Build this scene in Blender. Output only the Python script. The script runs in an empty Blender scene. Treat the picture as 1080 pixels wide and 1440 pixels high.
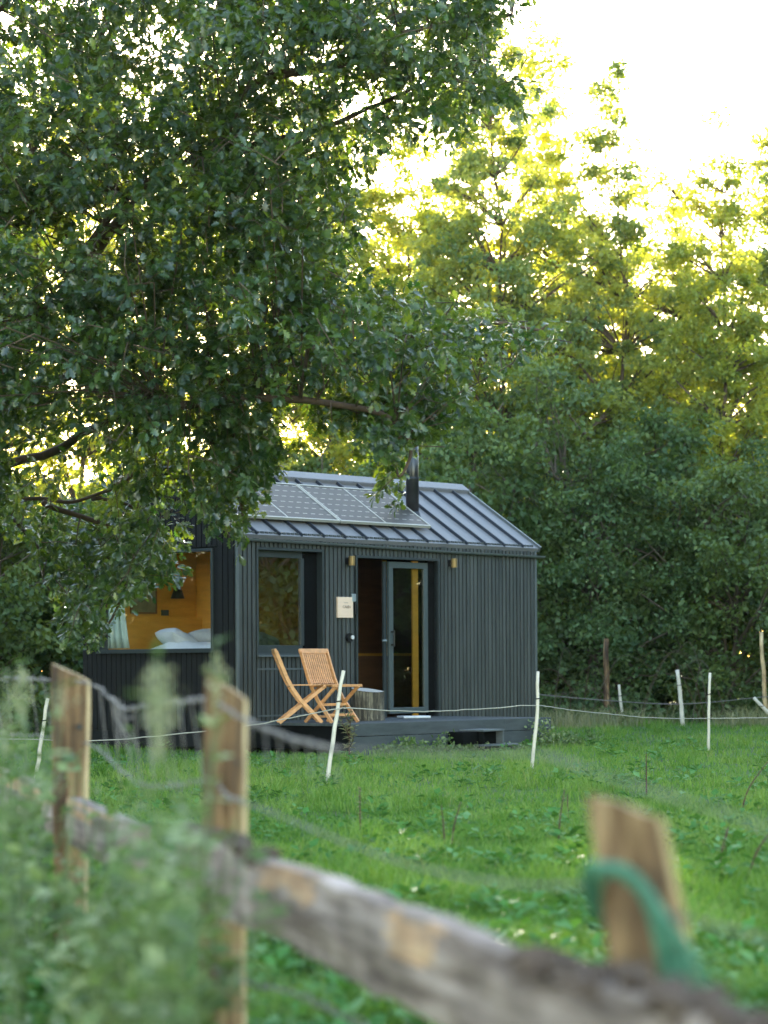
import bpy, math, random
import numpy as np
from mathutils import Vector, noise as mnoise

# ------------------------------------------------------------------ camera, sky, sun, exposure
SC = bpy.context.scene
COL = SC.collection
ROLL = 0.006
F = 3400.0            # focal length in photo pixels (85 mm on a 36 mm high frame, 1440 px)
EYE = 1.12
cam_d = bpy.data.cameras.new('camera')
cam = bpy.data.objects.new('camera', cam_d); COL.objects.link(cam)
cam.location = (0, 0, EYE); cam.rotation_euler = (math.radians(90), ROLL, 0)
cam_d.sensor_fit = 'VERTICAL'; cam_d.sensor_height = 36; cam_d.sensor_width = 27; cam_d.lens = 85
cam_d.shift_y = 215/1440.0
cam_d.clip_start = 0.1; cam_d.clip_end = 2000
cam_d.dof.use_dof = True; cam_d.dof.focus_distance = 26.0; cam_d.dof.aperture_fstop = 2.5
SC.camera = cam

SUN_EL = math.radians(11.5); SUN_AZ = math.radians(-4.0)     # azimuth from +Y towards +X
world = bpy.data.worlds.new("World"); SC.world = world; world.use_nodes = True
wn = world.node_tree.nodes; wl = world.node_tree.links
bg = wn['Background']
sky = wn.new('ShaderNodeTexSky'); sky.sky_type = 'NISHITA'; sky.sun_disc = False
sky.sun_elevation = SUN_EL; sky.sun_rotation = SUN_AZ; sky.air_density = 1.0; sky.dust_density = 0.5; sky.ozone_density = 0.25
wl.new(sky.outputs[0], bg.inputs[0]); bg.inputs[1].default_value = 0.15
sun_d = bpy.data.lights.new('sun', 'SUN'); sun_d.energy = 5.0; sun_d.angle = math.radians(0.6); sun_d.color = (1.0, 0.89, 0.70)
sun = bpy.data.objects.new('sun', sun_d); COL.objects.link(sun)
sdir = Vector((math.sin(SUN_AZ)*math.cos(SUN_EL), math.cos(SUN_AZ)*math.cos(SUN_EL), math.sin(SUN_EL)))
sun.rotation_euler = sdir.to_track_quat('Z', 'Y').to_euler(); sun.location = (10, 80, 40)
SC.view_settings.view_transform = 'Standard'; SC.view_settings.look = 'None'
SC.view_settings.gamma = 1; SC.view_settings.exposure = 2.92
SC.render.engine = 'CYCLES'
try:
    SC.cycles.max_bounces = 8; SC.cycles.transparent_max_bounces = 12; SC.cycles.transmission_bounces = 6
    SC.cycles.sample_clamp_indirect = 6.0
except Exception: pass

rng = np.random.default_rng(7)
random.seed(7)

def at(px, py, d):
    a = px-540.0; b = py-935.0
    return Vector(((a-ROLL*b)/F*d, d, EYE-(b+ROLL*a)/F*d))

# ------------------------------------------------------------------ materials
def new_mat(name):
    m = bpy.data.materials.new(name); m.use_nodes = True
    n = m.node_tree.nodes; l = m.node_tree.links
    return m, n, l, n['Principled BSDF']
def ramp(n, stops):
    r = n.new('ShaderNodeValToRGB'); e = r.color_ramp.elements
    while len(e) < len(stops): e.new(0.5)
    for i, (p, c) in enumerate(stops): e[i].position = p; e[i].color = (*c, 1)
    return r
def solid(name, c, rough=0.6, metal=0.0, var=0.25, scale=(6, 6, 6), bump=0.0, c2=None, det=6, spec=0.5):
    """colour with a stretched noise variation and optional bump"""
    m, n, l, b = new_mat(name)
    tc = n.new('ShaderNodeTexCoord'); mp = n.new('ShaderNodeMapping'); mp.inputs['Scale'].default_value = scale
    l.new(tc.outputs['Object'], mp.inputs[0])
    nz = n.new('ShaderNodeTexNoise'); nz.inputs['Scale'].default_value = 1; nz.inputs['Detail'].default_value = det
    nz.inputs['Roughness'].default_value = 0.65
    l.new(mp.outputs[0], nz.inputs[0])
    lo = c2 if c2 else tuple(x*(1-var) for x in c); hi = c if c2 else tuple(min(1, x*(1+var)) for x in c)
    r = ramp(n, [(0.3, lo), (0.7, hi)]); l.new(nz.outputs[0], r.inputs[0]); l.new(r.outputs[0], b.inputs['Base Color'])
    b.inputs['Roughness'].default_value = rough; b.inputs['Metallic'].default_value = metal
    b.inputs['Specular IOR Level'].default_value = spec
    if bump:
        bp = n.new('ShaderNodeBump'); bp.inputs['Strength'].default_value = bump; bp.inputs['Distance'].default_value = 0.01
        l.new(nz.outputs[0], bp.inputs['Height']); l.new(bp.outputs[0], b.inputs['Normal'])
    return m
def leafy(name, stops, tcol, tfac=0.4, rough=0.5, spec=0.5):
    """thin leaf: glossy diffuse front mixed with light coming through; per-leaf tint from the rnd attribute"""
    m, n, l, b = new_mat(name)
    at_ = n.new('ShaderNodeAttribute'); at_.attribute_name = 'rnd'
    r = ramp(n, stops); l.new(at_.outputs['Fac'], r.inputs[0]); l.new(r.outputs[0], b.inputs['Base Color'])
    b.inputs['Roughness'].default_value = rough; b.inputs['Specular IOR Level'].default_value = spec
    t = n.new('ShaderNodeBsdfTranslucent')
    if isinstance(tcol[0], tuple):
        r2 = ramp(n, [(0.0, tcol[0]), (1.0, tcol[1])]); l.new(at_.outputs['Fac'], r2.inputs[0]); l.new(r2.outputs[0], t.inputs[0])
    else: t.inputs[0].default_value = (*tcol, 1)
    mx = n.new('ShaderNodeMixShader'); mx.inputs[0].default_value = tfac
    l.new(b.outputs[0], mx.inputs[1]); l.new(t.outputs[0], mx.inputs[2])
    l.new(mx.outputs[0], n['Material Output'].inputs[0])
    return m
def glass(name, tint=(0.9, 0.95, 0.92), boost=1.0, base=0.0):
    m, n, l, b = new_mat(name)
    tr = n.new('ShaderNodeBsdfTransparent'); tr.inputs[0].default_value = (*tint, 1)
    gl = n.new('ShaderNodeBsdfGlossy'); gl.inputs['Roughness'].default_value = 0.01
    fr = n.new('ShaderNodeFresnel'); fr.inputs[0].default_value = 1.52
    mu = n.new('ShaderNodeMath'); mu.operation = 'MULTIPLY_ADD'; mu.use_clamp = True; mu.inputs[1].default_value = 2.0*boost; mu.inputs[2].default_value = base
    l.new(fr.outputs[0], mu.inputs[0])
    mx = n.new('ShaderNodeMixShader'); l.new(mu.outputs[0], mx.inputs[0]); l.new(tr.outputs[0], mx.inputs[1]); l.new(gl.outputs[0], mx.inputs[2])
    l.new(mx.outputs[0], n['Material Output'].inputs[0])
    return m

M = {}
M['oak_leaf'] = leafy('oak_leaf', [(0, (0.014, 0.028, 0.014)), (0.5, (0.030, 0.060, 0.023)), (0.85, (0.062, 0.115, 0.028)), (1, (0.19, 0.22, 0.04))], ((0.07, 0.22, 0.015), (0.42, 0.48, 0.02)), 0.30, 0.33, 0.9)
M['tree_leaf'] = leafy('tree_leaf', [(0, (0.09, 0.15, 0.09)), (.55, (0.15, 0.22, 0.10)), (1, (0.28, 0.31, 0.07))], ((0.16, 0.28, 0.03), (1.0, 0.90, 0.06)), 0.47, 0.5, .3)
M['tree_leaf_sunlit'] = leafy('tree_leaf_sunlit', [(0, (0.10, 0.16, 0.07)), (.5, (0.18, 0.24, 0.08)), (1, (0.34, 0.34, 0.06))], ((0.30, 0.40, 0.03), (1.0, 0.90, 0.06)), 0.52, 0.5, .3)  # yellow of sun-backed leaves put into the leaf colour, as in tree_leaf
M['shrub_leaf'] = leafy('shrub_leaf', [(0, (0.035, 0.07, 0.03)), (0.6, (0.09, 0.15, 0.06)), (1, (0.17, 0.23, 0.10))], ((0.12, 0.20, 0.02), (0.28, 0.34, 0.03)), 0.32, 0.5, .25)
M['shrub_leaf_warm'] = leafy('shrub_leaf_warm', [(0, (0.04, 0.075, 0.022)), (0.7, (0.09, 0.15, 0.045)), (1, (0.16, 0.21, 0.06))], ((0.14, 0.20, 0.02), (0.4, 0.42, 0.03)), 0.32, 0.5)
M['grass'] = leafy('grass', [(0, (0.035, 0.10, 0.018)), (0.45, (0.12, 0.235, 0.045)), (0.9, (0.28, 0.38, 0.10)), (1, (0.34, 0.30, 0.14))], ((0.12, 0.30, 0.02), (0.26, 0.40, 0.03)), 0.38, 0.6, .2)
M['clover'] = leafy('clover', [(0, (0.05, 0.14, 0.03)), (0.7, (0.08, 0.22, 0.05)), (1, (0.20, 0.34, 0.14))], (0.12, 0.28, 0.03), 0.25, 0.6, 0.12)
M['dry_grass'] = leafy('dry_grass', [(0, (0.12, 0.16, 0.06)), (1, (0.34, 0.30, 0.16))], (0.3, 0.28, 0.1), 0.3, 0.6)
M['weed_leaf'] = leafy('weed_leaf', [(0, (0.025, 0.05, 0.018)), (0.5, (0.10, 0.16, 0.045)), (1, (0.42, 0.46, 0.24))], (0.18, 0.30, 0.05), 0.3, 0.5, .4)
M['plume'] = leafy('plume', [(0, (0.24, 0.28, 0.16)), (1, (0.44, 0.44, 0.30))], (0.4, 0.4, 0.15), 0.3, 0.7)
M['stem_green'] = solid('stem_green', (0.10, 0.15, 0.05), 0.6)
M['stem_red'] = solid('stem_red', (0.075, 0.035, 0.02), 0.7)
M['bark'] = solid('bark', (0.11, 0.085, 0.06), 0.9, scale=(9, 9, 3), bump=0.8, var=0.4)
M['bark_brown'] = solid('bark_brown', (0.085, 0.055, 0.038), 0.9, scale=(9, 9, 3), bump=0.8, var=0.4)
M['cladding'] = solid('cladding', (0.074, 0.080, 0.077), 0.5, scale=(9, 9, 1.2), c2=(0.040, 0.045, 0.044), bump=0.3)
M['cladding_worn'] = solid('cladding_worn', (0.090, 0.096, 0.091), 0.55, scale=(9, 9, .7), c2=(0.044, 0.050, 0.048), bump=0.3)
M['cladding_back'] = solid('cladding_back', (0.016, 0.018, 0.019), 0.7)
M['gable_clad_shade'] = solid('gable_clad_shade', (0.0045, 0.0048, 0.005), 0.85, scale=(12, 12, 1.5))  # near-black base holds the shade of the side facing away from light
M['trim'] = solid('trim', (0.105, 0.12, 0.122), 0.45, metal=0.1, var=0.1)
M['frame_dark'] = solid('frame_dark', (0.035, 0.044, 0.046), 0.45, var=0.1)
M['frame_grey'] = solid('frame_grey', (0.07, 0.088, 0.09), 0.4, var=0.08)
M['shade_black'] = solid('shade_black', (0.004, 0.0045, 0.0045), 0.9, spec=.15)  # near-black: recess shade put into the colour, also used on dark fittings
M['roof_metal'] = solid('roof_metal', (0.205, 0.20, 0.205), 0.6, metal=0.1, var=0.07, scale=(3, 3, 3))
M['seam_metal_shaded'] = solid('seam_metal_shaded', (0.02, 0.027, 0.04), 0.6, metal=0.0, var=0.1)  # shadowed look of the seams put into a dark base; shared by flue fittings
M['flue'] = solid('flue', (0.06, 0.06, 0.062), 0.28, metal=0.7, var=0.15)
M['alu'] = solid('alu', (0.42, 0.40, 0.34), 0.5, metal=0.2, var=0.05)
M['brass'] = solid('brass', (0.30, 0.20, 0.08), 0.45, metal=0.6, var=0.1)
M['black'] = solid('black', (0.012, 0.012, 0.013), 0.4)
M['white'] = solid('white_plastic', (0.7, 0.7, 0.68), 0.5, var=0.05)
M['grey_metal'] = solid('grey_metal', (0.35, 0.4, 0.42), 0.4, metal=0.4, var=0.1)
M['ply'] = solid('ply', (0.74, 0.39, 0.06), 0.55, scale=(2, 2, 14), var=0.12)
M['ply_dark'] = solid('ply_dark', (0.20, 0.10, 0.045), 0.6, scale=(2, 2, 14), var=0.2)
M['linen'] = solid('linen', (0.62, 0.65, 0.68), 0.9, var=0.05, scale=(20, 20, 20), bump=0.3)
M['linen_grey'] = solid('linen_grey', (0.44, 0.44, 0.43), 0.9, var=0.06, scale=(20, 20, 20), bump=0.3)
M['curtain'] = solid('curtain', (0.33, 0.42, 0.38), 0.95, var=0.08, scale=(20, 20, 2))
M['teak'] = solid('teak', (0.68, 0.33, 0.14), 0.45, scale=(14, 14, 14), var=0.22)
M['deck_wood'] = solid('deck_wood', (0.080, 0.092, 0.098), 0.6, scale=(3, 12, 12), c2=(0.048, 0.056, 0.06), bump=0.3)
M['step_wood'] = solid('step_wood', (0.11, 0.125, 0.13), 0.6, scale=(3, 12, 12), var=0.25)
M['signboard'] = solid('signboard', (0.85, 0.62, 0.46), 0.6, scale=(3, 3, 20), var=0.06)
M['ink'] = solid('ink', (0.16, 0.12, 0.10), 0.6)
M['white_paint'] = solid('white_paint', (0.68, 0.62, 0.53), 0.7, scale=(25, 25, 8), c2=(0.56, 0.50, 0.40), bump=0.3)
M['rope'] = solid('rope', (0.42, 0.39, 0.33), 0.8, scale=(60, 60, 60), var=0.2)
M['wire'] = solid('wire', (0.22, 0.195, 0.18), 0.7, metal=0.3, var=0.3, scale=(25, 25, 25))
M['green_twine'] = solid('green_twine', (0.10, 0.27, 0.17), 0.6, scale=(45, 45, 45), c2=(0.03, 0.13, 0.08))
M['mirror'] = solid('mirror_glass', (0.5, 0.55, 0.5), 0.1, metal=0.8, var=0.05)
M['glass'] = glass('window_glass', (.34, .37, .32), 1.3, .30)
M['glass_door'] = glass('door_glass', (.80, .82, .76), 1.0, .05)
M['glass_gable'] = glass('gable_glass', (0.98, 0.98, 0.97), 0.04)

def wood_split(name, base, dark, pale, sc=(22, 22, 1.6)):
    m, n, l, b = new_mat(name)
    tc = n.new('ShaderNodeTexCoord'); mp = n.new('ShaderNodeMapping'); mp.inputs['Scale'].default_value = sc
    l.new(tc.outputs['Object'], mp.inputs[0])
    nz = n.new('ShaderNodeTexNoise'); nz.inputs['Scale'].default_value = 1; nz.inputs['Detail'].default_value = 8; nz.inputs['Roughness'].default_value = 0.7
    l.new(mp.outputs[0], nz.inputs[0])
    r = ramp(n, [(0.38, dark), (0.5, base), (0.62, pale)]); l.new(nz.outputs[0], r.inputs[0])
    n2 = n.new('ShaderNodeTexNoise'); n2.inputs['Scale'].default_value = 5; n2.inputs['Detail'].default_value = 4; l.new(tc.outputs['Object'], n2.inputs[0])
    r2 = ramp(n, [(0.4, (0.45, 0.42, 0.40)), (0.62, (1, 1, 1))]); l.new(n2.outputs[0], r2.inputs[0])
    mx = n.new('ShaderNodeMixRGB'); mx.blend_type = 'MULTIPLY'; mx.inputs[0].default_value = 0.8
    l.new(r.outputs[0], mx.inputs[1]); l.new(r2.outputs[0], mx.inputs[2]); l.new(mx.outputs[0], b.inputs['Base Color'])
    b.inputs['Roughness'].default_value = 0.8
    bp = n.new('ShaderNodeBump'); bp.inputs['Strength'].default_value = 0.9; bp.inputs['Distance'].default_value = 0.01
    l.new(nz.outputs[0], bp.inputs['Height']); l.new(bp.outputs[0], b.inputs['Normal'])
    return m
M['post_wood'] = wood_split('post_wood', (0.18, 0.10, 0.042), (0.04, 0.021, 0.012), (0.42, 0.28, 0.14), (12, 12, 1.0))
M['post_pale'] = wood_split('post_pale', (0.60, 0.43, 0.22), (0.4, 0.25, 0.12), (0.7, 0.55, 0.33))
M['rail_wood'] = wood_split('rail_wood', (0.30, 0.225, 0.185), (0.13, 0.085, 0.065), (0.45, 0.35, 0.30), (2.2, 2.2, 26))
M['rail_fresh'] = wood_split('rail_fresh', (0.55, 0.32, 0.17), (0.36, 0.24, 0.16), (0.62, 0.42, 0.25), (2.2, 2.2, 26))

def ground_mat():
    m, n, l, b = new_mat('meadow_soil')
    tc = n.new('ShaderNodeTexCoord')
    nz = n.new('ShaderNodeTexNoise'); nz.inputs['Scale'].default_value = 1.3; nz.inputs['Detail'].default_value = 10; nz.inputs['Roughness'].default_value = 0.7
    l.new(tc.outputs['Object'], nz.inputs[0])
    r = ramp(n, [(0.3, (0.10, 0.085, 0.045)), (0.42, (0.05, 0.09, 0.022)), (0.6, (0.06, 0.13, 0.025)), (0.75, (0.09, 0.18, 0.035))])
    l.new(nz.outputs[0], r.inputs[0]); l.new(r.outputs[0], b.inputs['Base Color'])
    b.inputs['Roughness'].default_value = 0.95
    bp = n.new('ShaderNodeBump'); bp.inputs['Strength'].default_value = 1; bp.inputs['Distance'].default_value = 0.05
    l.new(nz.outputs[0], bp.inputs['Height']); l.new(bp.outputs[0], b.inputs['Normal'])
    return m
M['ground'] = ground_mat()

# ------------------------------------------------------------------ mesh helpers
def tag(o, label=None, cat=None, group=None, kind=None):
    if label: o['label'] = label
    if cat: o['category'] = cat
    if group: o['group'] = group
    if kind: o['kind'] = kind
    return o
def empty(name, loc, rz=0.0):
    o = bpy.data.objects.new(name, None); COL.objects.link(o); o.location = loc; o.rotation_euler = (0, 0, rz)
    o.empty_display_size = 0.2
    return o
class MB:
    def __init__(s): s.v = []; s.f = []; s.mi = []; s.cur = 0
    def add(s, vs, fs):
        k = len(s.v); s.v += [tuple(p) for p in vs]
        for f in fs: s.f.append(tuple(i+k for i in f)); s.mi.append(s.cur)
        return s
    def box(s, x0, x1, y0, y1, z0, z1):
        return s.add([(x0, y0, z0), (x1, y0, z0), (x1, y1, z0), (x0, y1, z0), (x0, y0, z1), (x1, y0, z1), (x1, y1, z1), (x0, y1, z1)],
              [(0, 3, 2, 1), (4, 5, 6, 7), (0, 1, 5, 4), (1, 2, 6, 5), (2, 3, 7, 6), (3, 0, 4, 7)])
    def hexa(s, pts):   # 8 corners, bottom loop then top loop
        return s.add(pts, [(0, 3, 2, 1), (4, 5, 6, 7), (0, 1, 5, 4), (1, 2, 6, 5), (2, 3, 7, 6), (3, 0, 4, 7)])
    def bar(s, a, b, w, h, up=(0, 0, 1)):   # rectangular bar between two points
        a = Vector(a); b = Vector(b); d = (b-a).normalized(); up = Vector(up)
        sx = d.cross(up)
        if sx.length < 1e-4: sx = d.cross(Vector((0, 1, 0)))
        sx.normalize(); sy = sx.cross(d).normalized()
        pts = []
        for p in (a, b):
            for i, j in ((-1, -1), (1, -1), (1, 1), (-1, 1)): pts.append(p+sx*(i*w/2)+sy*(j*h/2))
        return s.hexa(pts)
    def strip(s, path, w, h, up=(0, 0, 1)):  # bent bar along a path
        path = [Vector(p) for p in path]; up = Vector(up); rings = []
        for i, p in enumerate(path):
            d = (path[min(i+1, len(path)-1)]-path[max(i-1, 0)]).normalized()
            sx = d.cross(up).normalized(); sy = sx.cross(d).normalized()
            rings.append([p+sx*(a*w/2)+sy*(b*h/2) for a, b in ((-1, -1), (1, -1), (1, 1), (-1, 1))])
        vs = [q for r in rings for q in r]; fs = [(3, 2, 1, 0)]
        for i in range(len(rings)-1):
            for j in range(4): fs.append((i*4+j, i*4+(j+1) % 4, i*4+4+(j+1) % 4, i*4+4+j))
        k = (len(rings)-1)*4; fs.append((k, k+1, k+2, k+3))
        return s.add(vs, fs)
    def tube(s, path, rad, n=8, cap=True):
        path = [Vector(p) for p in path]
        if not hasattr(rad, '__len__'): rad = [rad]*len(path)
        ref = Vector((0.13, 0.31, 0.94)); vs = []; fs = []
        for i, p in enumerate(path):
            d = (path[min(i+1, len(path)-1)]-path[max(i-1, 0)])
            if d.length < 1e-6: d = Vector((0, 0, 1))
            d.normalize(); sx = d.cross(ref)
            if sx.length < 0.05: sx = d.cross(Vector((1, 0, 0)))
            sx.normalize(); sy = d.cross(sx)
            for j in range(n):
                a = 2*math.pi*j/n; vs.append(p+(sx*math.cos(a)+sy*math.sin(a))*rad[i])
        for i in range(len(path)-1):
            for j in range(n): fs.append((i*n+j, i*n+(j+1) % n, (i+1)*n+(j+1) % n, (i+1)*n+j))
        if cap: fs.append(tuple(range(n-1, -1, -1))); k = (len(path)-1)*n; fs.append(tuple(range(k, k+n)))
        return s.add(vs, fs)
    def build(s, name, mat, parent=None, smooth=False, bevel=0.0, loc=None):
        me = bpy.data.meshes.new(name); me.from_pydata(s.v, [], s.f)
        mats = mat if isinstance(mat, (list, tuple)) else [mat]
        for m in mats: me.materials.append(m)
        if len(mats) > 1: me.polygons.foreach_set('material_index', s.mi)
        if smooth: me.polygons.foreach_set('use_smooth', [True]*len(me.polygons))
        me.update()
        o = bpy.data.objects.new(name, me); COL.objects.link(o)
        if parent: o.parent = parent
        if loc: o.location = loc
        if bevel:
            b = o.modifiers.new('bevel', 'BEVEL'); b.width = bevel; b.segments = 2; b.limit_method = 'ANGLE'
        return o

def fast_mesh(name, V, loops, starts, totals, mat, rnd=None, parent=None, smooth=False, loc=None):
    me = bpy.data.meshes.new(name)
    me.vertices.add(len(V)); me.vertices.foreach_set('co', np.ascontiguousarray(V, dtype=np.float32).ravel())
    me.loops.add(len(loops)); me.loops.foreach_set('vertex_index', np.ascontiguousarray(loops, dtype=np.int32))
    me.polygons.add(len(starts)); me.polygons.foreach_set('loop_start', np.ascontiguousarray(starts, dtype=np.int32))
    try: me.polygons.foreach_set('loop_total', np.ascontiguousarray(totals, dtype=np.int32))
    except Exception: pass
    me.update(calc_edges=True)
    if rnd is not None:
        at_ = me.attributes.new('rnd', 'FLOAT', 'POINT'); at_.data.foreach_set('value', np.ascontiguousarray(rnd, dtype=np.float32))
    me.materials.append(mat)
    if smooth: me.polygons.foreach_set('use_smooth', np.ones(len(starts), dtype=bool))
    o = bpy.data.objects.new(name, me); COL.objects.link(o)
    if parent: o.parent = parent
    if loc is not None: o.location = loc
    return o
def normz(a): return a/np.maximum(np.linalg.norm(a, axis=1, keepdims=True), 1e-9)
def leaves(name, P, D, N, S, tmpl, mat, rnd, parent=None, loc=None):
    """P base points, D leaf axis, N leaf normal, S size; tmpl = (verts(k,3) with x=across y=along z=normal, faces)"""
    tv, tf = tmpl; tv = np.array(tv, dtype=float); n = len(P); k = len(tv)
    D = normz(D); A = normz(np.cross(D, N)); N2 = np.cross(A, D)
    V = (P[:, None, :] + S[:, None, None]*(A[:, None, :]*tv[None, :, 0:1] + D[:, None, :]*tv[None, :, 1:2] + N2[:, None, :]*tv[None, :, 2:3])).reshape(-1, 3)
    fl = np.concatenate([np.array(f) for f in tf]); L = (np.arange(n)[:, None]*k + fl[None, :]).ravel()
    tot = np.tile(np.array([len(f) for f in tf]), n); st = np.concatenate([[0], np.cumsum(tot)[:-1]])
    return fast_mesh(name, V, L, st, tot, mat, np.repeat(rnd, k), parent, loc=loc)
OAK = ([(0, 0, 0), (0, .2, .0), (0, .5, .02), (0, .78, 0), (0, 1, -.06),
        (.19, .20, .04), (.10, .33, .03), (.37, .45, .10), (.17, .55, .05), (.38, .72, .08), (.15, .78, .03), (.19, .95, .0),
        (-.19, .20, .04), (-.10, .33, .03), (-.37, .45, .10), (-.17, .55, .05), (-.38, .72, .08), (-.15, .78, .03), (-.19, .95, .0)],
       [(0, 5, 6, 2, 1), (2, 6, 7, 8, 3), (3, 8, 9, 10, 11, 4), (0, 1, 2, 13, 12), (2, 3, 15, 14, 13), (3, 4, 18, 17, 16, 15)])
LEAF = ([(0, 0, 0), (.3, .45, .07), (0, 1, -.04), (-.3, .45, .07)], [(0, 1, 2), (0, 2, 3)])
LANCE = ([(0, 0, 0), (.13, .35, .04), (.10, .7, .0), (0, 1, -.1), (-.10, .7, .0), (-.13, .35, .04)], [(0, 1, 2, 3), (0, 3, 4, 5)])
def rdir(n): return normz(rng.normal(size=(n, 3)))
def pnoise(P, sc, seed=0):   # cheap smooth noise, roughly -1..1
    r = np.random.default_rng(seed); out = 0
    for i in range(5):
        k = r.normal(size=3)*sc*(1+.6*i); ph = r.uniform(0, 6.28); out = out+np.sin(P@k[:P.shape[1]]+ph)/(1+.35*i)
    return out/3.0

# ------------------------------------------------------------------ ground
g = MB(); n_ = 60
g.add([(-400, -400, 0), (400, -400, 0), (400, 400, 0), (-400, 400, 0)], [(0, 1, 2, 3)])
go = g.build('ground', M['ground']); tag(go, kind='structure')

# ------------------------------------------------------------------ trees
def wander(a, b, n, amp, seed):
    r = random.Random(seed); a = Vector(a); b = Vector(b); L = (b-a).length; out = []
    o = Vector((0, 0, 0))
    for i in range(n+1):
        t = i/n; out.append(a.lerp(b, t)+o*math.sin(math.pi*min(t, 1))); 
        o = o+Vector((r.gauss(0, 1), r.gauss(0, 1), r.gauss(0, .6)))*amp*L/n
    return out
def tree(name, label, x, y, h, prof, nclump, per, size, mat, seed, cat='tree', group=None, z0=0.15, trunk_r=0.14, bark='bark', clump=(0.35, 0.75), flat=0.6, stems=1, leafmat=None, dens=None, ysq=1.0):
    """prof: list of (height fraction, radius in metres) of the crown envelope"""
    global rng
    rng = np.random.default_rng(seed); rr = random.Random(seed)
    root = empty(name, (x, y, 0)); tag(root, label, cat, group)
    zs = [p[0] for p in prof]; rs = [p[1] for p in prof]
    # clump centres, denser near the envelope and broken up by noise
    C = []
    while len(C) < nclump:
        zf = rng.uniform(z0, 1.0); R = np.interp(zf, zs, rs)
        if rng.random() > (R/max(rs))**1.1+0.04: continue
        if dens is not None and rng.random() > np.interp(zf, dens[0], dens[1]): continue
        a = rng.uniform(0, 2*math.pi); q = R*rng.uniform(0.12, 1.0)**0.6
        q *= 1+0.28*math.sin(3*a+seed)+0.2*math.sin(5*zf*6+a*2+seed)
        p = np.array([q*math.cos(a), q*math.sin(a)*ysq, zf*h])
        if pnoise(p[None, :], 1.1, seed)[0] < -0.55: continue
        C.append(p)
    C = np.array(C)
    # wood
    mb = MB(); nst = stems
    tops = []
    for s in range(nst):
        off = Vector((rr.gauss(0, .25), rr.gauss(0, .25), 0)) if nst > 1 else Vector((0, 0, 0))
        tp = Vector((rr.gauss(0, .25)+off.x*3, rr.gauss(0, .25)+off.y*3, h*(0.93 if nst == 1 else rr.uniform(.6, .85))))
        path = wander(off, tp, 12, 0.10, seed+s); path[0] = off
        rad = [trunk_r*(1.25 if i == 0 else 1)*(1-0.88*(i/12)) for i in range(13)]
        mb.tube(path, rad, 8); tops.append(path)
    lb = mb
    for i in rng.permutation(len(C))[:int(len(C)*0.5)]:
        c = Vector(C[i]); path = tops[i % nst]
        zt = max(0.1*h, c.z-0.5*math.hypot(c.x, c.y)-0.3)
        st = min(path, key=lambda p: abs(p.z-zt))
        r0 = 0.012+0.014*(c-st).length
        lb.tube(wander(st, c, 5, 0.18, seed*31+int(i)), [r0*(1-.8*k/5) for k in range(6)], 5, cap=False)
    lb.build('trunk', M[bark], root, smooth=True)
    # leaves
    K = rng.integers(int(per*.5), int(per*1.5), len(C)); idx = np.repeat(np.arange(len(C)), K); n = len(idx)
    cr = rng.uniform(clump[0], clump[1], len(C))
    d = rdir(n); rad = rng.uniform(0, 1, n)**0.45*cr[idx]
    off = d*rad[:, None]; off[:, 2] *= flat
    P = C[idx]+off
    P = P[P[:, 2] > 0.1]; n = len(P); off = off[:n]; idx = idx[:n]
    D = rdir(n)+np.array([0, 0, -.35])+normz(P*np.array([1, 1, 0])+1e-6)*.5
    N = rdir(n)*.9+np.array([0, 0, .8])
    S = size*rng.uniform(.65, 1.3, n)
    crn = rng.uniform(0, 1, len(C))
    rnd = np.clip(crn[idx]*.75+rng.uniform(-.05, .3, n), 0, 1)  # tint per clump; on tall trees it paints sunlit against shaded sprays
    leaves('crown', P, D, N, S, LEAF, mat, rnd, root)
    return root
TG = 'tall sunlit trees behind the cabin'
def px2x(px, d): return (px-540)/F*d
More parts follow.
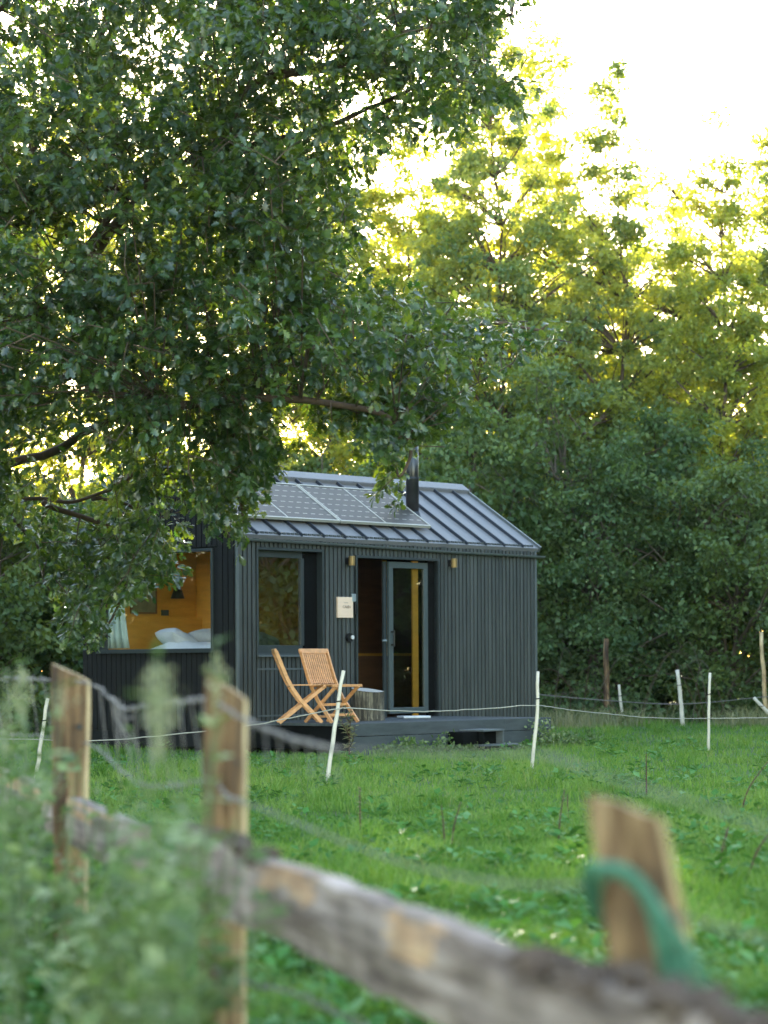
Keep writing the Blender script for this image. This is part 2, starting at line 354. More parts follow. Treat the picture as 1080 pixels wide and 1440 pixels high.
tall = [  # px of trunk, depth, top px y, envelope, clumps, leaves per clump, material, label
 (575, 55, 150, [(0, .3), (.25, 1.9), (.5, 2.3), (.75, 1.6), (.92, .7), (1, .1)], 190, 90, 'tree_leaf_sunlit', 'tall golden green tree right above the flue and the dark roof'),
 (700, 52, 45, [(0, .3), (.3, 2.2), (.55, 2.4), (.75, 1.7), (.9, .9), (1, .15)], 300, 90, 'tree_leaf', 'broad tall tree with a ragged crown, second highest in front of the white sky'),
 (770, 57, 15, [(0, .3), (.3, 1.6), (.55, 1.9), (.8, .9), (.93, .5), (1, .12)], 150, 80, 'tree_leaf_sunlit', 'highest slim tree in the middle of the sky, yellow leaves in its top'),
 (858, 53, 62, [(0, .3), (.3, 1.8), (.55, 1.8), (.75, .9), (.88, .4), (1, .1)], 170, 85, 'tree_leaf', 'tree ending in one thin sparse spire against the white sky'),
 (930, 58, 230, [(0, .3), (.3, 2.2), (.6, 2.2), (.85, 1.3), (1, .3)], 190, 85, 'tree_leaf_sunlit', 'lower rounded golden tree in the dip between the spires'),
 (1015, 52, 160, [(0, .3), (.3, 1.5), (.55, 1.5), (.8, .8), (.92, .45), (1, .12)], 165, 85, 'tree_leaf_sunlit', 'slender yellow tree with a pointed top at the right of the picture'),
 (1100, 54, 190, [(0, .3), (.3, 1.7), (.6, 1.6), (.85, .9), (1, .2)], 170, 85, 'tree_leaf', 'tall tree cut by the right edge of the picture'),
 (450, 58, 120, [(0, .3), (.3, 2.3), (.6, 2.4), (.85, 1.4), (1, .3)], 200, 80, 'tree_leaf', 'tall tree seen in the gap left of the flue under the oak bough'),
 (300, 56, 60, [(0, .3), (.3, 2.3), (.6, 2.4), (.85, 1.4), (1, .3)], 190, 80, 'tree_leaf_sunlit', 'tall tree glimpsed through the middle of the oak leaves'),
 (130, 54, 90, [(0, .3), (.2, 2.1), (.6, 2.4), (.85, 1.4), (1, .3)], 190, 85, 'tree_leaf_sunlit', 'tall yellow tree glimpsed through the oak twigs beside the gable'),
 (-30, 57, 60, [(0, .3), (.3, 2.3), (.6, 2.4), (.85, 1.4), (1, .3)], 170, 80, 'tree_leaf', 'tall tree behind the oak at the left edge of the picture'),
 (640, 61, 250, [(0, .5), (.3, 2.4), (.6, 2.5), (.85, 1.7), (1, .4)], 130, 90, 'tree_leaf_sunlit', 'rounded yellow tree in the second row, left of the broad ragged crown'),
 (815, 61, 270, [(0, .5), (.3, 2.4), (.6, 2.5), (.85, 1.7), (1, .4)], 130, 90, 'tree_leaf_sunlit', 'yellow tree filling the second row below the thin spire'),
 (975, 62, 290, [(0, .5), (.3, 2.4), (.6, 2.5), (.85, 1.7), (1, .4)], 130, 90, 'tree_leaf_sunlit', 'yellow tree in the second row left of the slender pointed one'),
 (510, 61, 260, [(0, .5), (.3, 2.4), (.6, 2.5), (.85, 1.7), (1, .4)], 120, 90, 'tree_leaf_sunlit', 'yellow tree in the second row seen past the right edge of the oak'),
]
troots = []
for i, (px, d, ty, prof, nc, per, mt, lab) in enumerate(tall):
    h = EYE+(935-ty)/F*d
    troots.append(tree('tall_tree', lab, px2x(px, d), d, h, prof, int(nc*2.5), int(per*.95), .12, M[mt], 100+i, group=TG, clump=(.18, .5), trunk_r=.08, ysq=.6, bark='bark_brown',
         dens=([0, .35, .7, 1], [1, 1, .9, .7])))
SG = 'dark shrubs along the meadow edge'
shr = [  # px, depth, top y, radius m, clumps, label
 (440, 50, 600, 1.9, 110, 'shrub filling the gap above the solar panels'),
 (570, 49, 600, 1.9, 110, 'dark shrub right behind the flue'),
 (665, 46.5, 575, 1.7, 130, 'dark green shrub above the ridge end of the roof'),
 (760, 48, 510, 2.0, 170, 'high dark shrub rising behind the right end of the cabin'),
 (850, 46.5, 640, 1.7, 130, 'rounded blue green shrub right of the cabin roof'),
 (925, 48, 590, 1.8, 150, 'full leafy shrub behind the two upright white stakes'),
 (1010, 46.5, 650, 1.7, 130, 'broad blue green shrub near the leaning pale fence post'),
 (1095, 48, 600, 1.8, 130, 'dark shrub cut by the right edge of the picture'),
 (60, 42, 690, 1.9, 150, 'dark shrub left of the cabin behind the netting fence'),
 (-40, 40, 660, 1.9, 130, 'dark shrub cut by the left edge of the picture'),
 (150, 47, 740, 1.8, 110, 'dark shrub tucked behind the left corner of the gable'),
]
sroots = []
for i, (px, d, ty, R, nc, lab) in enumerate(shr):
    h = EYE+(935-ty)/F*d
    sroots.append(tree('shrub', lab, px2x(px, d), d, h, [(0, R*.8), (.2, R), (.6, R), (.85, R*.75), (1, R*.3)], nc, 120, (.12, .10, .14)[i % 3], M['shrub_leaf' if i % 3 else 'shrub_leaf_warm'], 200+i, cat='shrub', group=SG,
         z0=.03, trunk_r=.05, stems=5, clump=(.3, .6), bark='bark'))
def copy_tree(o, loc, rz, label, sc=1.0, group=None, parent=None):
    c = o.copy(); COL.objects.link(c)
    if parent is None:
        c.location = loc; c.rotation_euler = (0, 0, rz); c.scale = (sc, sc, sc); c['label'] = label
        if group: c['group'] = group
    else: c.parent = parent
    for ch in list(o.children):
        if ch.parent == o: copy_tree(ch, None, 0, None, parent=c)
    return c
side = [(15, 24), (16.5, 29), (15.5, 34), (17, 39), (14.5, 44), (-13, 33), (-14, 38), (-14.5, 27), (-12.5, 43)]
for i, (x, y) in enumerate(side):
    lab = 'bushy tree out past the %s side of the meadow, %s from the camera' % ('right' if x > 0 else 'left', ['nearest', 'second', 'third', 'fourth', 'fifth'][i if i < 5 else i-5])
    copy_tree(sroots[3+i % 4], (x, y, 0), i*1.3, lab, 1.35, group='trees round the meadow out of the picture')
for i, (x, y) in enumerate([(12.5, 54), (-11.5, 55)]):
    copy_tree(troots[1], (x, y, 0), 2.1*i+1, 'tall tree out past the %s edge of the picture' % ('right' if x > 0 else 'left'), 1.0, group=TG)

# low undergrowth under the shrubs, far wood behind
def leaf_mass(name, label, cat, n, fn, size, mat, tmpl=LEAF, up=.6, seed=1):
    global rng
    rng = np.random.default_rng(seed); P = fn(n); n = len(P)
    D = rdir(n)+np.array([0, 0, .3]); N = rdir(n)*.9+np.array([0, 0, up])
    o = leaves(name, P, D, N, size*rng.uniform(.6, 1.3, n), tmpl, mat, np.clip(rng.uniform(0, 1, n)*.6+.25+.3*pnoise(P, 1.2, seed), 0, 1))
    return tag(o, label, cat, kind='stuff')
def f_under(n):
    x = rng.uniform(-14, 15, n); y = 44.5+rng.uniform(0, 4, n)+.5*np.sin(x*1.3); hh = .9+.5*np.sin(x*2.1)+.35*np.sin(x*5.3+1)
    hh = hh*np.clip((y-44.2)/1.2, .3, 1)
    return np.stack([x, y, rng.uniform(0, 1, n)**.8*hh], 1)
leaf_mass('undergrowth', 'tangled low brambles and nettles under the dark shrubs', 'undergrowth', 26000, f_under, .11, M['shrub_leaf'], seed=11)
def f_side(n):
    x = rng.choice([-1, 1], n)*rng.uniform(17, 20, n); y = rng.uniform(14, 52, n); hh = 8+1.2*np.sin(y*.8)+.8*np.sin(y*2.1)
    return np.stack([x, y, rng.uniform(0, 1, n)**.95*hh], 1)
leaf_mass('side_woods', 'woods closing off both sides of the meadow beyond the picture', 'wood', 90000, f_side, .42, M['shrub_leaf'], seed=13)
def f_far(n):
    x = rng.uniform(-34, 34, n); y = 64+rng.uniform(0, 9, n); hh = 6.0+.9*np.sin(x*.7)+.7*np.sin(x*1.9+2)
    return np.stack([x, y, rng.uniform(0, 1, n)**.9*hh], 1)
leaf_mass('far_wood', 'dark wood closing off the gaps far behind the shrubs', 'wood', 60000, f_far, .46, M['shrub_leaf'], seed=12)

# ------------------------------------------------------------------ the oak
def inpoly(pts, poly):
    x, y = pts[:, 0], pts[:, 1]; c = np.zeros(len(pts), bool); n = len(poly)
    for i in range(n):
        x1, y1 = poly[i]; x2, y2 = poly[(i+1) % n]
        if y1 == y2: continue
        k = ((y1 > y) != (y2 > y)) & (x < (x2-x1)*(y-y1)/(y2-y1)+x1); c ^= k
    return c
ODP = 22.5
def od(px, py):   # mean depth of the crown; the hanging lower left boughs reach back towards the gable
    w = np.clip((py-560)/250., 0, 1)*np.clip((480-px)/300., 0, 1)
    return ODP+4.2*w
opoly = [(-330, -330), (780, -330), (765, -100), (735, 5), (715, 40), (680, 62), (735, 95), (738, 150), (690, 158), (650, 150), (650, 205), (620, 205), (585, 185), (545, 195),
 (510, 225), (492, 262), (505, 300), (495, 350), (470, 392), (520, 398), (600, 425), (650, 445), (755, 438), (788, 458), (765, 492), (710, 500), (650, 535),
 (655, 565), (640, 588), (600, 610), (566, 630), (553, 655), (545, 684), (532, 645), (500, 605), (465, 590), (430, 556), (396, 560), (384, 620), (386, 655), (366, 690), (345, 712),
 (330, 752), (300, 735), (268, 705), (232, 700), (218, 740), (245, 770), (240, 800), (215, 830), (165, 850), (150, 890), (128, 915), (98, 880), (60, 800), (0, 745), (-330, 700)]
oak = empty('oak_tree', (-6.9, 24.0, 0))
tag(oak, 'big dark green oak overhanging the cabin roof from the left', 'tree')
O0 = Vector(oak.location)
def bough(pts, dd=0):
    return [Vector(at(px, py, float(od(px, py))+dd)) for px, py in pts]
trunk_pts = [Vector((-6.9, 24, -.05)), Vector((-6.85, 23.95, .5)), Vector((-6.6, 23.9, 1.6)), Vector((-6.3, 23.7, 2.6)), Vector((-6.2, 23.5, 4.2)), Vector((-6.0, 23.3, 6.5)), Vector((-5.7, 23.2, 9.2))]
B = [
 ([trunk_pts[3]]+bough([(-90, 620), (-10, 560), (45, 455), (180, 300), (330, 140), (520, 20), (620, -60)], 1.6), .10, 'thick'),
 ([trunk_pts[3]]+bough([(-120, 620), (60, 540), (200, 470), (320, 420), (430, 330), (490, 265)], 1.9), .07, ''),
 ([trunk_pts[2]]+bough([(-120, 700), (60, 640), (220, 560), (400, 520), (560, 480), (680, 462), (770, 458)], .7), .055, ''),
 ([trunk_pts[2]]+bough([(-120, 730), (-20, 700), (60, 706), (130, 702), (200, 655), (300, 640), (360, 670)], .4), .028, ''),
 ([trunk_pts[4]]+bough([(-80, 380), (50, 200), (150, 20), (250, -120)], 1.8), .08, ''),
 (bough([(60, 440), (200, 260), (380, 200), (520, 150), (640, 110), (725, 110)], .3), .035, ''),
 (bough([(220, 560), (400, 560), (520, 570), (570, 620), (560, 670)], -.6), .04, ''),
 (bough([(200, 560), (290, 620), (330, 680), (335, 740)]), .035, ''),
 (bough([(60, 706), (150, 740), (190, 775), (160, 860), (130, 905)]), .028, ''),
 (bough([(130, 702), (200, 730), (235, 780)], .3), .018, ''),
 (bough([(-20, 700), (40, 760), (70, 830)], .6), .028, ''),
 (bough([(330, 140), (450, 90), (600, 40), (720, 20)], .4), .05, ''),
 (bough([(180, 300), (260, 380), (330, 500), (400, 600)], 1.6), .04, ''),
 ([trunk_pts[5]]+bough([(-60, 60), (100, -100), (350, -220)], 0), .09, ''),
 ([trunk_pts[4], Vector((-8, 23, 5.5)), Vector((-10.2, 22.6, 6.8))], .12, ''),
 ([trunk_pts[5], Vector((-7.5, 25.5, 8)), Vector((-8.5, 27, 9.5))], .1, ''),
]
def densify(pts, k=5):
    out = []
    for i in range(len(pts)-1):
        p0 = pts[max(i-1, 0)]; p1 = pts[i]; p2 = pts[i+1]; p3 = pts[min(i+2, len(pts)-1)]
        for j in range(k):
            t = j/k; t2 = t*t; t3 = t2*t
            out.append(0.5*((2*p1)+(p2-p0)*t+(2*p0-5*p1+4*p2-p3)*t2+(3*p1-p0-3*p2+p3)*t3))
    out.append(pts[-1]); return out
tb = MB(); tb.tube([p-O0 for p in densify(trunk_pts)], [0.42*(1-.8*(i/30.))*(1.35 if i == 0 else 1) for i in range(31)], 14)
tb.build('trunk', M['bark'], oak, smooth=True)
bb = MB(); nodes = []
for pts, r, _ in B:
    P_ = densify([Vector(p) for p in pts], 6); m = len(P_)
    for i in range(1, m-1): P_[i] = P_[i]+Vector((mnoise.noise(P_[i]*1.4), mnoise.noise(P_[i]*1.4+Vector((9, 0, 0))), mnoise.noise(P_[i]*1.4+Vector((0, 9, 0)))))*.12
    bb.tube([p-O0 for p in P_], [r*(1-.85*i/m)+.004 for i in range(m)], 7)
    nodes += P_
bb.build('branches', M['bark_brown'], oak, smooth=True)
nodes_a = np.array([tuple(p) for p in nodes])
rng = np.random.default_rng(5)
def spray_pts(n, xr, yr, thick, thin_fn):
    out = []
    while sum(len(o) for o in out) < n:
        q = np.stack([rng.uniform(*xr, 6000), rng.uniform(*yr, 6000)], 1)
        q = q[inpoly(q, opoly)]
        dd = od(q[:, 0], q[:, 1])+np.clip(rng.normal(0, 1, len(q)), -2, 2)*thick
        k = dd/F; X = np.stack([(q[:, 0]-540)*k, dd, EYE-(q[:, 1]-935)*k], 1)
        nz = pnoise(X, 1.25, 3)*.75+pnoise(X, 2.6, 4)*.5
        keep = rng.uniform(0, 1, len(q)) < np.clip(.72+.62*nz, .10, 1)*thin_fn(q)
        out.append(X[keep])
    return np.concatenate(out)[:n]
def thin(q):
    w = np.ones(len(q))
    low = (q[:, 1] > 585) & (q[:, 0] < 330); w[low] = .5; w[(q[:, 1] > 600) & (q[:, 1] < 745) & (q[:, 0] > 185) & (q[:, 0] < 360)] = 1.15; w[(q[:, 1] > 720) & (q[:, 0] > 90) & (q[:, 0] < 250)] = .95
    hole = np.hypot((q[:, 0]-130)/75., (q[:, 1]-690)/55.) < 1; w[hole] = .06
    return w
BC = spray_pts(400, (-60, 800), (-60, 925), 1.2, thin); bi = np.repeat(np.arange(400), rng.integers(9, 18, 400))
cl = BC[bi]+rng.normal(size=(len(bi), 3))*np.array([.24, .28, .14])
cq = np.stack([cl[:, 0]/cl[:, 1]*F+540, 935-(cl[:, 2]-EYE)/cl[:, 1]*F], 1); cl = cl[inpoly(cq, [(x_+(14 if x_ > 400 else 0), y_) for x_, y_ in opoly])]
SP = np.concatenate([cl, spray_pts(1500, (-60, 700), (-60, 870), 1.15, thin), spray_pts(1000, (-330, 800), (-330, 760), 1.6, lambda q: np.where((q[:, 1] < -40) | (q[:, 0] < -60), 1., .05))])
# parts of the crown that lie out of the picture: above and to the left
ex = rng.normal(size=(900, 3))*np.array([1.9, 2.2, 1.7])+np.array([-8.3, 24.0, 7.6]); SP = np.concatenate([SP, ex[ex[:, 0]/ex[:, 1] < -.19]])
ex = []
for (px_, py_, k_, dd_) in [(455, 565, 14, .5), (490, 560, 14, .3), (520, 575, 16, .2), (550, 565, 16, .1), (580, 560, 14, 0), (605, 575, 14, -.1), (560, 595, 14, -.2), (530, 605, 12, 0), (590, 600, 10, -.2), (548, 632, 8, -.2), (545, 655, 6, -.2), (541, 674, 4, -.2),
    (215, 655, 14, 0), (250, 660, 16, .2), (285, 655, 14, .4), (315, 665, 16, 0), (345, 650, 16, .2), (365, 640, 14, .3), (330, 700, 12, 0), (305, 700, 10, .2), (335, 730, 7, 0), (190, 690, 10, .2), (200, 730, 12, .3), (225, 745, 10, 0), (185, 780, 14, .2), (165, 820, 12, 0), (150, 760, 14, .4), (130, 800, 12, 0), (120, 850, 12, .2), (130, 885, 8, 0), (205, 800, 10, .2)]:
    c_ = np.array(tuple(at(px_, py_, float(od(px_, py_))+dd_))); ex.append(c_+rng.normal(size=(k_, 3))*np.array([.13, .3, .09]))
SP = np.concatenate([SP]+ex)
twb = MB(); LP = []; LD = []; LN = []; LS = []; LR = []
for i, p in enumerate(SP):
    d2 = ((nodes_a-p)**2).sum(1); j = int(np.argmin(d2)); b0 = nodes_a[j]; L = math.sqrt(d2[j])
    dr = (p-b0)/max(L, 1e-3); dr = dr*.8+rng.normal(size=3)*.45+np.array([0, 0, -.25]); dr /= np.linalg.norm(dr)
    ln = rng.uniform(.25, .55); a = Vector(p-dr*ln*.6); b = Vector(p+dr*ln*.4)
    if i % 3 == 0:
        if L > .3 and i % 15 == 0: path = [Vector(b0), Vector(b0).lerp(a, .5)+Vector((0, 0, .06)), a, a.lerp(b, .5), b]; rr_ = [.010, .008, .006, .004, .002]
        else: path = [a, a.lerp(b, .5)+Vector((0, 0, .02)), b]; rr_ = [.006, .004, .002]
        twb.tube([q-O0 for q in path], rr_, 4, cap=False)
    m = int(rng.integers(10, 18)); t = rng.uniform(.25, 1.0, m)**.7
    base = p[None, :]+dr[None, :]*((t-.6)*ln)[:, None]
    sd = rdir(m); out = dr[None, :]*.75+sd*.9; out[:, 2] -= .22
    LP.append(base+sd*.02); LD.append(out); LN.append(rdir(m)*.75+np.array([-.1, -.25, .85]))
    LS.append(rng.uniform(.055, .108, m)); LR.append(np.clip(rng.uniform(0, .62)+rng.uniform(-.1, .38, m), 0, 1))
twb.build('twigs', M['bark_brown'], oak)
LP = np.concatenate(LP)-np.array(tuple(O0))
leaves('crown', LP, np.concatenate(LD), np.concatenate(LN), np.concatenate(LS), OAK, M['oak_leaf'], np.concatenate(LR), oak)
print('oak leaves', len(LP))

# ------------------------------------------------------------------ the cabin
TH = math.radians(47.4)
CX, CY, CZ = -1.918, 31.25, EYE-.724
L_, W_, H_, HW, RISE = 6.14, 3.0, 2.45, 1.5, .96
cab = empty('tiny_cabin', (CX, CY, CZ), TH)
tag(cab, 'dark timber tiny cabin with a metal gable roof and an open sliding door', 'cabin')
Pp = lambda mb, n, mt, par=cab, **k: mb.build(n, M[mt], par, **k)
WT = .12   # wall thickness
wx0, wx1, wz0, wz1 = .39, 1.59, .88, 2.24      # long wall window opening
dx0, dx1, dz1 = 2.28, 3.945, 2.185             # door opening
def panels(mb, x0, x1, z0, z1, y0, y1, holes):
    xs = sorted(set([x0, x1]+[h[0] for h in holes]+[h[1] for h in holes])); zs = sorted(set([z0, z1]+[h[2] for h in holes]+[h[3] for h in holes]))
    for i in range(len(xs)-1):
        j = 0
        for j in range(len(zs)-1):
            cx = (xs[i]+xs[i+1])/2; cz = (zs[j]+zs[j+1])/2
            if any(h[0] < cx < h[1] and h[2] < cz < h[3] for h in holes): continue
            mb.box(xs[i], xs[i+1], y0, y1, zs[j], zs[j+1])
holes = [(wx0, wx1, wz0, wz1), (dx0, dx1, 0, dz1)]
w = MB(); panels(w, .12, L_, -.12, H_-.02, 0, WT, holes); Pp(w, 'front_wall', 'cladding_back')
# vertical battens with narrow grooves, cut round the openings
w = MB(); pitch = .0808; k = 0; x = .05
rr = random.Random(3)
while x+.06 < L_-.04:
    segs = [(-.14, H_+.03)]
    for hx0, hx1, hz0, hz1 in holes:
        if x+.06 > hx0-.035 and x < hx1+.035:
            ns = []
            for a, b in segs:
                if hz0-.035 > a: ns.append((a, hz0-.035))
                if hz1+.035 < b: ns.append((hz1+.035, b))
            segs = ns
    dp = .022+rr.uniform(-.002, .002)
    w.cur = int(rr.random() < .35)
    for a, b in segs:
        if b-a > .03: w.box(x, x+.058+rr.uniform(-.002, .002), -dp, -.0005, a, b)
    x += pitch
w.build('battens', [M['cladding'], M['cladding_worn']], cab, bevel=.004)
w = MB(); w.box(L_-.12, L_, WT+.001, W_-WT, -.12, H_-.02); Pp(w, 'end_wall', 'gable_clad_shade')
w = MB(); w.box(.12, L_-.001, W_-WT+.001, W_, -.12, H_-.02); Pp(w, 'back_wall', 'cladding_back')
# gables as prisms with the window opening
def gable(x0, x1, hole):
    mb = MB()
    if hole:
        gy0, gy1, gz0, gz1 = hole
        mb.box(x0, x1, 0, gy0, -.12, H_-.02); mb.box(x0, x1, gy1, W_, -.12, H_-.02)
        mb.box(x0, x1, gy0, gy1, -.12, gz0); mb.box(x0, x1, gy0, gy1, gz1, H_-.02)
    zt = H_-.02
    mb.add([(x0, 0, zt), (x0, W_, zt), (x0, HW, zt+RISE), (x1, 0, zt), (x1, W_, zt), (x1, HW, zt+RISE)], [(0, 2, 1), (3, 4, 5), (0, 1, 4, 3), (1, 2, 5, 4), (2, 0, 3, 5)])
    return mb
Pp(gable(.001, .12, (.41, 2.67, .93, 2.25)), 'gable_wall', 'gable_clad_shade')
Pp(gable(L_-.1, L_-.001, None), 'rear_gable', 'gable_clad_shade')
w = MB(); y = .02
while y < W_-.06:   # gable boards
    top = H_+RISE*(1-abs(y+.04-HW)/HW)-.06
    segs = [(-.14, top)]
    if .41-.06 < y+.04 < 2.67+.06: segs = [(-.14, .93-.03), (2.25+.03, top)]
    for a, b in segs: w.box(-.02, .0005, y, y+.085, a, b)
    y += .1
Pp(w, 'gable_boards', 'gable_clad_shade', bevel=.003)
# floor, skirt, chassis
w = MB(); w.box(.121, L_-.121, .121, W_-.121, -.11, -.012); Pp(w, 'floor', 'ply_dark')
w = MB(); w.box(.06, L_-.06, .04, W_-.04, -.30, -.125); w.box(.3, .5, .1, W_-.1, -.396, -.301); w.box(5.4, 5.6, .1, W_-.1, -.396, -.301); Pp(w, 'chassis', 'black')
w = MB(); w.box(-.012, .03, 0.02, W_-.02, -.34, -.145); Pp(w, 'skirt', 'gable_clad_shade')
# corner trims
w = MB(); w.box(-.004, .042, -.032, -.001, -.15, H_-.02); Pp(w, 'corner_trim', 'trim', bevel=.004)
w = MB(); w.box(L_-.035, L_+.012, -.034, .02, -.15, H_-.02); Pp(w, 'corner_trim', 'trim', bevel=.004)
# roof
def slope_pt(x, y, off=0):   # point on the roof, y measured from the eave towards the ridge
    nrm = Vector((0, -RISE, HW)).normalized()
    return Vector((x, y, H_+RISE*y/HW))+nrm*off
rf = MB(); e = -.045
for sgn in (0, 1):
    pts = []
    for off in (-.05, .012):
        for (xx, yy) in ((-.05, e), (L_+.05, e), (L_+.05, HW), (-.05, HW)):
            p = slope_pt(xx, yy, off)
            if yy == HW: p.y = HW
            if sgn: p.y = W_-p.y
            pts.append(p)
    if sgn: pts = [pts[i] for i in (1, 0, 3, 2, 5, 4, 7, 6)]
    rf.hexa(pts)
roof = Pp(rf, 'roof', 'roof_metal')
sm = MB(); x = .351
while x < L_-.1:
    for sgn in (0, 1):
        a = slope_pt(x, e+.005, .032); b = slope_pt(x, HW-.09, .032)
        if sgn: a.y = W_-a.y; b.y = W_-b.y
        sm.bar(a, b, .022, .042, up=Vector((0, -RISE if not sgn else RISE, HW)))
    x += .42
Pp(sm, 'standing_seams', 'seam_metal_shaded', roof)
for xx in (-.052, L_+.052):
    for sgn in (0, 1):
        a = slope_pt(xx, e-.01, .005); b = slope_pt(xx, HW-.005, .005)
        if sgn: a.y = W_-a.y; b.y = W_-b.y
        vg = MB(); vg.bar(a, b, .035, .085, up=Vector((0, -RISE if not sgn else RISE, HW))); Pp(vg, 'verge_trim', 'gable_clad_shade' if xx < 0 else 'trim', roof)  # left verge takes the gable's painted shade, right one the plain trim
rc = MB()
for sgn in (0, 1):
    a = slope_pt(-.07, HW-.075, .062); b = slope_pt(L_+.07, HW-.075, .062)
    if sgn: a.y = W_-a.y; b.y = W_-b.y
    rc.bar(a, b, .19, .006, up=Vector((0, -RISE if not sgn else RISE, HW)))
    sw = slope_pt(-.06, HW-.165, .035); sw2 = slope_pt(L_+.06, HW-.165, .035)
    if sgn: sw.y = W_-sw.y; sw2.y = W_-sw2.y
    rc.bar(sw, sw2, .006, .05, up=Vector((0, -RISE if not sgn else RISE, HW)))
Pp(rc, 'ridge_cap', 'roof_metal', roof)
# gutter: a half-round channel falling a little to the right
gt = MB(); na = 8; ring = []
for xg, zg in ((-.0, H_-.075), (2.2, H_-.09), (4.1, H_-.118), (L_+.14, H_-.128)):
    for i in range(na+1):
        a = math.pi+math.pi*i/na; ring.append((xg, -.062+.036*math.cos(a), zg+.036*math.sin(a)))
    for i in range(na, -1, -1):
        a = math.pi+math.pi*i/na; ring.append((xg, -.062+.030*math.cos(a), zg+.030*math.sin(a)))
m_ = 2*(na+1); fs = []
for s_ in range(3):
    for i in range(m_): fs.append((s_*m_+i, s_*m_+(i+1) % m_, (s_+1)*m_+(i+1) % m_, (s_+1)*m_+i))
gt.add(ring, fs)
for xg in np.arange(.3, 6.2, .62): gt.box(xg, xg+.012, -.1, -.022, H_-.072, H_-.066)
Pp(gt, 'gutter', 'trim')
# solar panels: two framed panels laid side by side, raised on rails over the seams
def panel_cells():
    m, n, l, b = new_mat('solar_cells')
    tc = n.new('ShaderNodeTexCoord')
    def grid(scale, w, axis):
        sep = n.new('ShaderNodeSeparateXYZ'); l.new(tc.outputs['Object'], sep.inputs[0])
        mu = n.new('ShaderNodeMath'); mu.operation = 'MULTIPLY'; mu.inputs[1].default_value = scale; l.new(sep.outputs[axis], mu.inputs[0])
        fr = n.new('ShaderNodeMath'); fr.operation = 'FRACT'; l.new(mu.outputs[0], fr.inputs[0])
        lt = n.new('ShaderNodeMath'); lt.operation = 'LESS_THAN'; lt.inputs[1].default_value = w; l.new(fr.outputs[0], lt.inputs[0]); return lt
    gy = grid(1/.158, .12, 1); gx = grid(1/.155, .55, 0)
    mm = n.new('ShaderNodeMath'); mm.operation = 'MULTIPLY'; l.new(gy.outputs[0], mm.inputs[0]); l.new(gx.outputs[0], mm.inputs[1])
    mx = n.new('ShaderNodeMixRGB'); l.new(mm.outputs[0], mx.inputs[0]); mx.inputs[1].default_value = (.055, .050, .044, 1); mx.inputs[2].default_value = (.30, .28, .23, 1)
    l.new(mx.outputs[0], b.inputs['Base Color']); b.inputs['Roughness'].default_value = 0.4; b.inputs['Specular IOR Level'].default_value = .12
    return m
M['cells'] = panel_cells()
sl = math.atan2(RISE, HW)
for i, (x0, x1) in enumerate(((.20, 2.18), (2.20, 4.05))):
    pe = empty('solar_panel', slope_pt(x0, .245, .085)); pe.parent = cab; pe.rotation_euler = (sl, 0, 0)
    Lp = x1-x0; Hp = 1.02; fwd = .024
    a = MB(); a.box(fwd, Lp-fwd, fwd, Hp-fwd, -.012, .012); a.build('cell_field', M['cells'], pe)
    a = MB(); a.box(0, Lp, 0, fwd, -.02, .02); a.box(0, Lp, Hp-fwd, Hp, -.02, .02); a.box(0, fwd, fwd, Hp-fwd, -.02, .02); a.box(Lp-fwd, Lp, fwd, Hp-fwd, -.02, .02)
    a.box(Lp/2-.012, Lp/2+.012, fwd, Hp-fwd, .0125, .0155)
    a.build('frame', M['alu'], pe)
    a = MB()
    for yy in (.2, .8): a.box(.02, Lp-.02, yy, yy+.04, -.055, -.021)
    a.build('mounting_rail', M['grey_metal'], pe)
# flue
fx, fy = 4.22, .70; fz = H_+RISE*fy/HW
a = MB(); a.tube([(fx, fy, fz-.12), (fx, fy, fz+1.35)], .094, 28); fl = Pp(a, 'flue', 'flue', smooth=False)
fl.data.polygons.foreach_set('use_smooth', [len(p.vertices) == 4 for p in fl.data.polygons])
a = MB(); a.tube([(fx, fy, fz+.50), (fx, fy, fz+.525)], .104, 28); Pp(a, 'flue_band', 'seam_metal_shaded', fl)
a = MB(); a.tube([(fx, fy, fz+1.35), (fx, fy, fz+1.39)], .12, 24); a.tube([(fx, fy, fz+1.46), (fx, fy, fz+1.54)], [.15, .03], 24)
for q in range(3): a.box(fx-.07+.07*q-.006, fx-.07+.07*q+.006, fy-.006, fy+.006, fz+1.39, fz+1.47)
Pp(a, 'flue_cap', 'seam_metal_shaded', fl)
a = MB(); a.tube([(fx, fy, fz-.10), (fx, fy, fz+.0), (fx, fy, fz+.03)], [.13, .11, .10], 24); Pp(a, 'flue_collar', 'seam_metal_shaded', fl)
# long wall window
wn_ = MB(); t = .03
def ring_box(mb, x0, x1, z0, z1, wd, y0, y1):
    mb.box(x0, x1, y0, y1, z0, z0+wd); mb.box(x0, x1, y0, y1, z1-wd, z1); mb.box(x0, x0+wd, y0, y1, z0+wd, z1-wd); mb.box(x1-wd, x1, y0, y1, z0+wd, z1-wd)
ring_box(wn_, wx0-.032, wx1+.032, wz0-.03, wz1+.032, .034, -.036, WT+.10); win = Pp(wn_, 'window', 'frame_dark', bevel=.003)
a = MB(); a.box(wx0+.004, wx0+.90, .05, .10, wz0+.004, wz0+.11); a.box(wx0+.004, wx0+.90, .05, .10, wz1-.09, wz1-.004); a.box(wx0+.004, wx0+.05, .05, .10, wz0+.11, wz1-.09); a.box(wx0+.87, wx0+.93, .05, .10, wz0+.11, wz1-.09)
Pp(a, 'frame', 'frame_dark', win, bevel=.003)
a = MB(); a.box(wx0+.93, wx1-.004, .07, .10, wz0+.004, wz1-.004); Pp(a, 'shade_black', 'shade_black', win)  # flat black panel standing for the shaded depth of the recess
